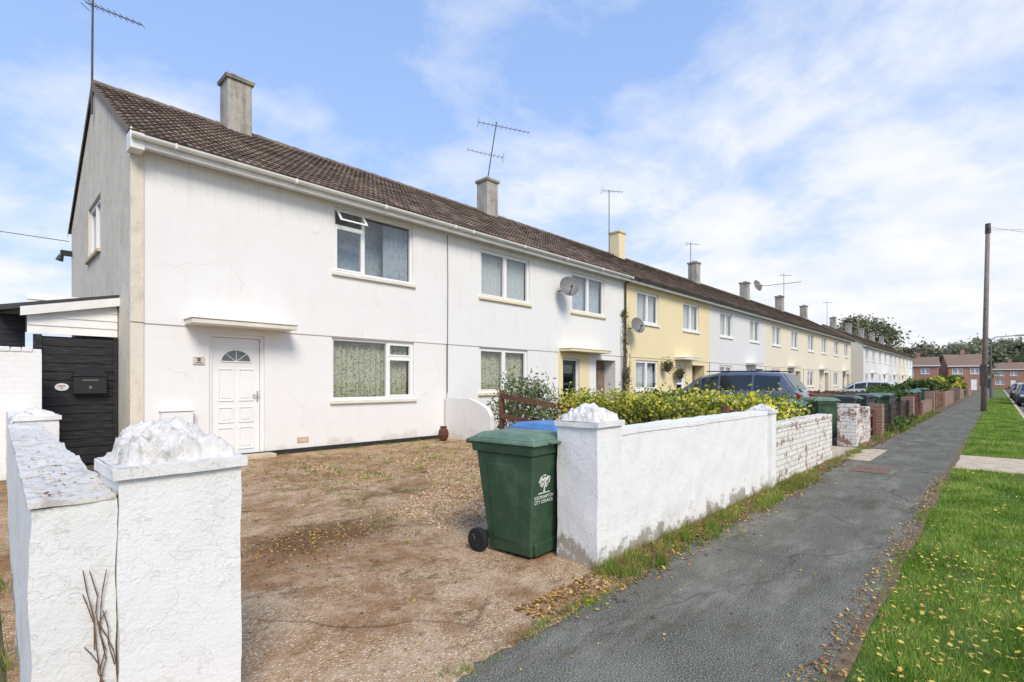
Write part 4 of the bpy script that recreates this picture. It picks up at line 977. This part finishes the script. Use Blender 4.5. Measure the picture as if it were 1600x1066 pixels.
copy_tree(dk,(60,-1.6,-.12),None,label='black hatchback parked at the kerb')
car((38.2,8.2,0),R(-90),carpaint('white_car_paint',(.6,.6,.6)),'white hatchback parked on a front drive',HAT,1.72)
dg=car((62,8.4,0),R(-90),carpaint('grey_paint',(.08,.085,.09)),'dark grey hatchback parked on a front drive',HAT,1.72)
copy_tree(dg,(80,8.0,0),None,label='dark grey hatchback parked on a front drive')
# ------------------------------------------------------------ pole, street lamp, cables
pole=ob('utility_pole',None,None,(32.5,.50,0),label='tall timber utility pole standing in the grass verge',category='utility pole')
b=MB(); b.cyl((0,0,-.2),(.0,-.15,8.7),.115,.08,14); b.build('pole_shaft',POLEM,pole,smooth=True)
b=MB(); b.cyl((0,-.15,8.3),(0,-.15,8.75),.11,.10,10); b.box(-.2,.2,-.2,-.1,8.45,8.53); 
for a in(-.18,.18): b.cyl((a,-.15,8.53),(a,-.15,8.64),.03,.035,8)
b.build('pole_top',RUSTM,pole)
b=MB(); z=3
while z<8.2: b.cyl((-.2,-.1,z),(.2,-.1,z),.012,n=5); z+=.45
b.build('climbing_steps',RUSTM,pole)
b=MB(); b.box(-.13,.0,-.13,.13,1.2,2.2); b.build('cable_guard',RUSTM,pole,bevel=.02)
lamp=ob('street_lamp',None,None,(60,.45,0),label='slim grey street lamp on the verge',category='street lamp')
b=MB(); b.cyl((0,0,0),(0,0,1.3),.10,.10,10); b.cyl((0,0,1.3),(0,0,5.0),.06,.05,10); b.cyl((0,0,5.0),(.25,-.3,5.25),.045,.04,8); b.cyl((.25,-.3,5.25),(.9,-1.5,5.35),.04,.035,8); b.build('lamp_post',M('galvanised',(.16,.16,.15),.5,.1,5,metal=.5),lamp)
b=MB(); b.taper((.75,1.05,-2.2,-1.45),(.8,1.0,-2.1,-1.5),5.28,5.42); b.build('lamp_head',M('lamp_grey',(.3,.3,.3),.4,.1,5),lamp,bevel=.02)
def cable(p0,p1,sag,r,label,mat=BLACKP):
    p0=Vector(p0);p1=Vector(p1); b=MB(); n=16; P=[]
    for i in range(n+1):
        t=i/n; q=p0.lerp(p1,t)-p0; q.z-=sag*4*t*(1-t); P.append(q)
    for a,c in zip(P,P[1:]): b.cyl(a,c,r,n=4,caps=False)
    b.build('overhead_cable',mat,None,p0,label=label,category='cable',group='overhead cables')
cable((32.5,.35,8.6),(70,-30,7),.7,.007,'thin black telephone cable crossing the street'); cable((32.5,.35,8.45),(40,-30,7),.7,.007,'thin black telephone cable crossing the street')
cable((1.6,16.7,4.85),(-25,22,7),.3,.010,'thin black cable running to the rear of the gable wall')
# ------------------------------------------------------------ brick houses at the far end
ROOFB=M('brown_roof',(.24,.16,.12),.9,.3,6,.5,12)
def brick_house(loc,rotz,Ln,label,wm=BRICK,D=6.5,HH=4.5,rise=1.5):
    o=ob('brick_house',None,None,loc,(0,0,rotz),label=label,category='house',group='brick houses at the end of the street')
    b=MB(); n=max(1,int(Ln/5)); ops=[]
    for i in range(n):
        x=i*Ln/n; ops+=[(x+.5,x+2.1,.9,2.0),(x+.5,x+2.0,2.9,3.9),(x+3,x+4.2,2.9,3.9),(x+3.1,x+4.0,.0,2.0)]
    wall_grid(b,0,Ln,0,HH,ops,lambda a,z,d:(a,d,z))
    b.poly([(0,D,0),(0,D,HH),(Ln,D,HH),(Ln,D,0)])
    for x in(0,Ln): b.poly([(x,0,0),(x,D,0),(x,D,HH),(x,D/2,HH+rise),(x,0,HH)])
    b.build('wall',wm,o)
    b=MB(); e=.3; r_=rise/(D/2)
    for s,(ya,yb) in enumerate(((-e,D/2),(D+e,D/2))): 
        z0=HH-e*r_+.05; b.poly([(-.2,ya,z0),(Ln+.2,ya,z0),(Ln+.2,yb,HH+rise+.05),(-.2,yb,HH+rise+.05)]); b.poly([(-.2,ya,z0-.15),(Ln+.2,ya,z0-.15),(Ln+.2,ya,z0),(-.2,ya,z0)],1)
    rf=b.build('roof',[ROOFB,UPVC],o)
    for i in range(n):
        b=MB(); x=(i+.5)*Ln/n; b.box(x-.3,x+.3,D/2-.3,D/2+.3,HH+rise-.5,HH+rise+.8); b.build('chimney',wm,rf)
    for p in ops:
        if p[2]>.1: window(o,(p[0],0,p[2]),p[1]-p[0],p[3]-p[2],two,UPVC,NET,detail=False)
        else: door_plain(o,(p[0],0,p[2]),p[1]-p[0],p[3]-p[2],UPVC,False)
FB=brick('distant_brick',0,(.42,.20,.13),(.35,.16,.11))
brick_house((116,13,0),R(-82),5.5,'small red brick house with brown tiled roof and white windows',FB)
brick_house((121,6.5,0),R(-75),5.2,'small red brick house with brown tiled roof and white windows',FB,rise=2.0)
brick_house((162,1.0,0),R(-80),7,'red brick house with brown roof at the end of the street',FB)
brick_house((164,-8.,0),R(-80),10,'red brick house with brown roof at the end of the street',FB,rise=2.2)
brick_house((136,20,0),R(-30),9,'white rendered house with brown pitched roof behind the brick houses',WHITE,7,5.4,2.4)
# ------------------------------------------------------------ grass, weeds, leaves, pebbles
def blades(x,y,z,h,wd):
    n=len(x); a=rng.uniform(0,2*math.pi,n); ln=rng.uniform(.1,.7,n)*h; la=rng.uniform(0,2*math.pi,n)
    dx=np.cos(a)*wd/2; dy=np.sin(a)*wd/2
    b0=np.stack([x-dx,y-dy,np.full(n,z)],1); b1=np.stack([x+dx,y+dy,np.full(n,z)],1)
    tp=np.stack([x+np.cos(la)*ln,y+np.sin(la)*ln,z+h],1)
    return np.stack([b0,b1,tp],1).reshape(-1,3)
def lawncol(n,x,y):
    f=np.array([noise.noise(Vector((a*1.3,b_*2.4,3)))+.5*noise.noise(Vector((a*5,b_*6,1)))for a,b_ in zip(x,y)]); pal=np.array([(.22,.37,.04),(.15,.27,.03),(.32,.46,.065),(.43,.45,.12),(.46,.38,.18)])
    p=np.clip(np.stack([.32+0*f,.26-.3*f,.28+.2*f,.12+.3*f,.05+.25*f],1),.01,1); p/=p.sum(1)[:,None]; cs=p.cumsum(1); k=(rng.random(n)[:,None]>cs).sum(1)
    return pal[np.minimum(k,4)]*rng.uniform(.7,1.25,n)[:,None]*(1+.35*f)[:,None]
Vs=[];Cs=[]
for (x0,x1,y0,y1,dens,h,wd) in((1.2,4.5,-.35,.60,18000,.036,.0045),(4.5,8,-.6,.60,10500,.038,.0065),(8,14,-.68,.58,4600,.042,.009),(14,30,-.68,.58,1600,.045,.015),(30,60,-.68,.56,450,.05,.03)):
    n=int((x1-x0)*(y1-y0)*dens); x=rng.uniform(x0,x1,n); y=rng.uniform(y0,y1,n)
    pat=np.array([noise.noise(Vector((a*2.1,b_*3.,8))) for a,b_ in zip(x,y)])
    edge=.545+.04*np.sin(x*3.1)+.025*np.sin(x*7.7+1)+.02*np.sin(x*19)+rng.normal(size=n)*.015; keep=(y<edge)&~((x>10.65)&(x<12.75))&(rng.random(n)>.5*np.clip(pat*2.5,0,1)); x=x[keep];y=y[keep];pat=pat[keep];n=len(x)
    hh=h*rng.uniform(.4,1.25,n)*(1-.6*pat); Vs.append(blades(x,y,-.014,hh,wd)); Cs.append(np.repeat(lawncol(n,x,y),3,0))
ob('grass',raw_mesh('grass',np.concatenate(Vs),3,np.concatenate(Cs),GRASSB),label='mown green grass of the verge',kind='stuff')
Vs=[];Cs=[]
def tufts(n,fx,fy,hr,z=.002,wd=.006,per=26,dry=.3):
    for i in range(n):
        cx=fx();cy=fy(); m=per; x=cx+rng.normal(size=m)*.035; y=cy+rng.normal(size=m)*.03; s=rng.uniform(.5,1.2)
        hh=rng.uniform(hr[0],hr[1],m)*s; Vs.append(blades(x,y,z,hh,wd)); c=lawncol(m,x,y)*.85
        if rng.random()<dry: c=np.array([.34,.26,.11])*rng.uniform(.6,1.2,m)[:,None]
        Cs.append(np.repeat(c,3,0))
u=rng.uniform
tufts(300,lambda:3.0+5.2*rng.random()**1.2,lambda:u(1.80,2.1),(.02,.12))
tufts(60,lambda:u(8,13),lambda:u(1.88,2.12),(.04,.12))
tufts(130,lambda:u(14,30),lambda:u(1.88,2.2),(.05,.18),wd=.012)
tufts(50,lambda:u(.9,3.0),lambda:1.80+abs(rng.normal()*.03),(.012,.04))
tufts(160,lambda:u(-.3,.08),lambda:u(2.1,6),(.04,.14))
tufts(260,lambda:u(3.4,7.6),lambda:u(4.2,9.3),(.02,.07)); tufts(60,lambda:u(1,3.2),lambda:u(3,9),(.01,.03)); tufts(60,lambda:u(3.4,7.7),lambda:u(2.4,3.2),(.03,.1))
tufts(60,lambda:u(1.7,7.9),lambda:9.62,(.02,.06))
for _ in range(80):
    t=rng.random(); tufts(1,lambda:2.5+1.1*t+rng.normal()*.10,lambda:3.5+4.6*t+rng.normal()*.12,(.012,.045),dry=.5)
ob('weeds',raw_mesh('weeds',np.concatenate(Vs),3,np.concatenate(Cs),GRASSB),label='tufts of weeds along the wall base and drive',kind='stuff')
def flat(n,x,y,z,s,tilt=.25):
    a=rng.uniform(0,2*math.pi,n); e=np.stack([np.cos(a),np.sin(a),rng.normal(size=n)*tilt],1); d=np.stack([-np.sin(a),np.cos(a),rng.normal(size=n)*tilt],1)
    P=np.stack([x,y,z],1); s=s[:,None]; return np.stack([P-e*s*.7,P+d*s*.45,P+e*s*.7,P-d*s*.45],1).reshape(-1,3)
Vs=[];Cs=[]; pal=np.array([(.60,.38,.08),(.72,.54,.12),(.44,.20,.06),(.24,.11,.045),(.54,.26,.07),(.16,.08,.04)])
for (n,fx,fy,z,sz,ye) in((3400,lambda n:u(2.2,8.3,n),lambda n:2.08-np.abs(rng.normal(size=n))*.17,.012,.020,0),(600,lambda n:u(8.5,18,n),lambda n:2.1-np.abs(rng.normal(size=n))*.13,.012,.028,0),
   (1500,lambda n:u(1.5,10,n),lambda n:.60+rng.normal(size=n)*.045,.012,.015,0),(600,lambda n:u(1.8,5.5,n),lambda n:u(-.2,.55,n),.028,.019,1),(150,lambda n:u(5.5,12,n),lambda n:u(-.5,.55,n),.03,.024,1),(300,lambda n:u(1.5,10,n),lambda n:u(.6,1.8,n),.006,.012,0),
   (1100,lambda n:u(.8,7.6,n),lambda n:u(2,9.4,n),.010,.018,0),(3200,lambda n:4.2+rng.normal(size=n)*1.1,lambda n:7.4+rng.normal(size=n)*.9,.014,.020,0),(1500,lambda n:2.1+rng.normal(size=n)*.45,lambda n:4.3+rng.normal(size=n)*.25,.010,.014,0),(120,lambda n:u(.13,.32,n),lambda n:2.2+np.abs(rng.normal(size=n))*.9,.985,.010,0),(200,lambda n:.325+rng.normal(size=n)*.010,lambda n:u(2.18,2.5,n),.965,.010,0)):
    x=fx(n);y=fy(n); k=rng.integers(2 if ye else len(pal),size=n); Vs.append(flat(n,x,y,np.full(n,z),sz*rng.uniform(.5,1.4,n))); Cs.append(pal[k]*rng.uniform(.6,1.2,n)[:,None])
C=np.concatenate(Cs); ob('fallen_leaves',raw_mesh('fallen_leaves',np.concatenate(Vs),4,C,DEADL),label='fallen yellow and brown autumn leaves',kind='stuff')
n=34000; y=u(3.6,8.8,n); x=u(0,1,n); x0=2.75+.22*(y-3.6)+.15*np.sin(y*2.1); x=x0+(7.85-x0)*x**1.1
dn=np.array([noise.noise(Vector((a*.8,b_*.8,9)))for a,b_ in zip(x,y)]); keep=(dn>-.15)&(np.abs(x-x0)>.05*rng.random(n)); x=x[keep];y=y[keep];n=len(x)
s=rng.uniform(.005,.013,n); c0=np.stack([x,y,np.full(n,.006)],1); a=rng.uniform(0,6.28,n); ex=np.stack([np.cos(a),np.sin(a),0*a],1)*s[:,None]*1.3; ey=np.stack([-np.sin(a),np.cos(a),0*a],1)*s[:,None]*.9; ez=np.stack([0*a,0*a,s*.8],1)
T=[]
for (p,q) in((ex,ey),(ey,-ex),(-ex,-ey),(-ey,ex)): T.append(np.stack([c0+p,c0+q,c0+ez+(p+q)*.2],1))
V=np.stack(T,1).reshape(-1,3); pal=np.array([(.52,.33,.16),(.36,.20,.09),(.64,.46,.27),(.78,.67,.51),(.24,.13,.06),(.56,.39,.21)]); C=np.repeat(pal[rng.integers(6,size=n)]*rng.uniform(.7,1.2,n)[:,None],12,0)
ob('gravel',raw_mesh('gravel',V,3,C,PEB),label='loose brown gravel over the front garden',kind='stuff')
b=MB(); b.box(0,.75,0,.45,0,.008); b.box(.04,.355,.04,.41,.008,.012); b.box(.395,.71,.04,.41,.008,.012)
b.build('drain_cover',M('rusty_cover',(.19,.12,.085),.8,.3,8,.6,60),None,(9.2,1.2,.001),label='rusty rectangular drain cover set in the pavement',category='drain cover')
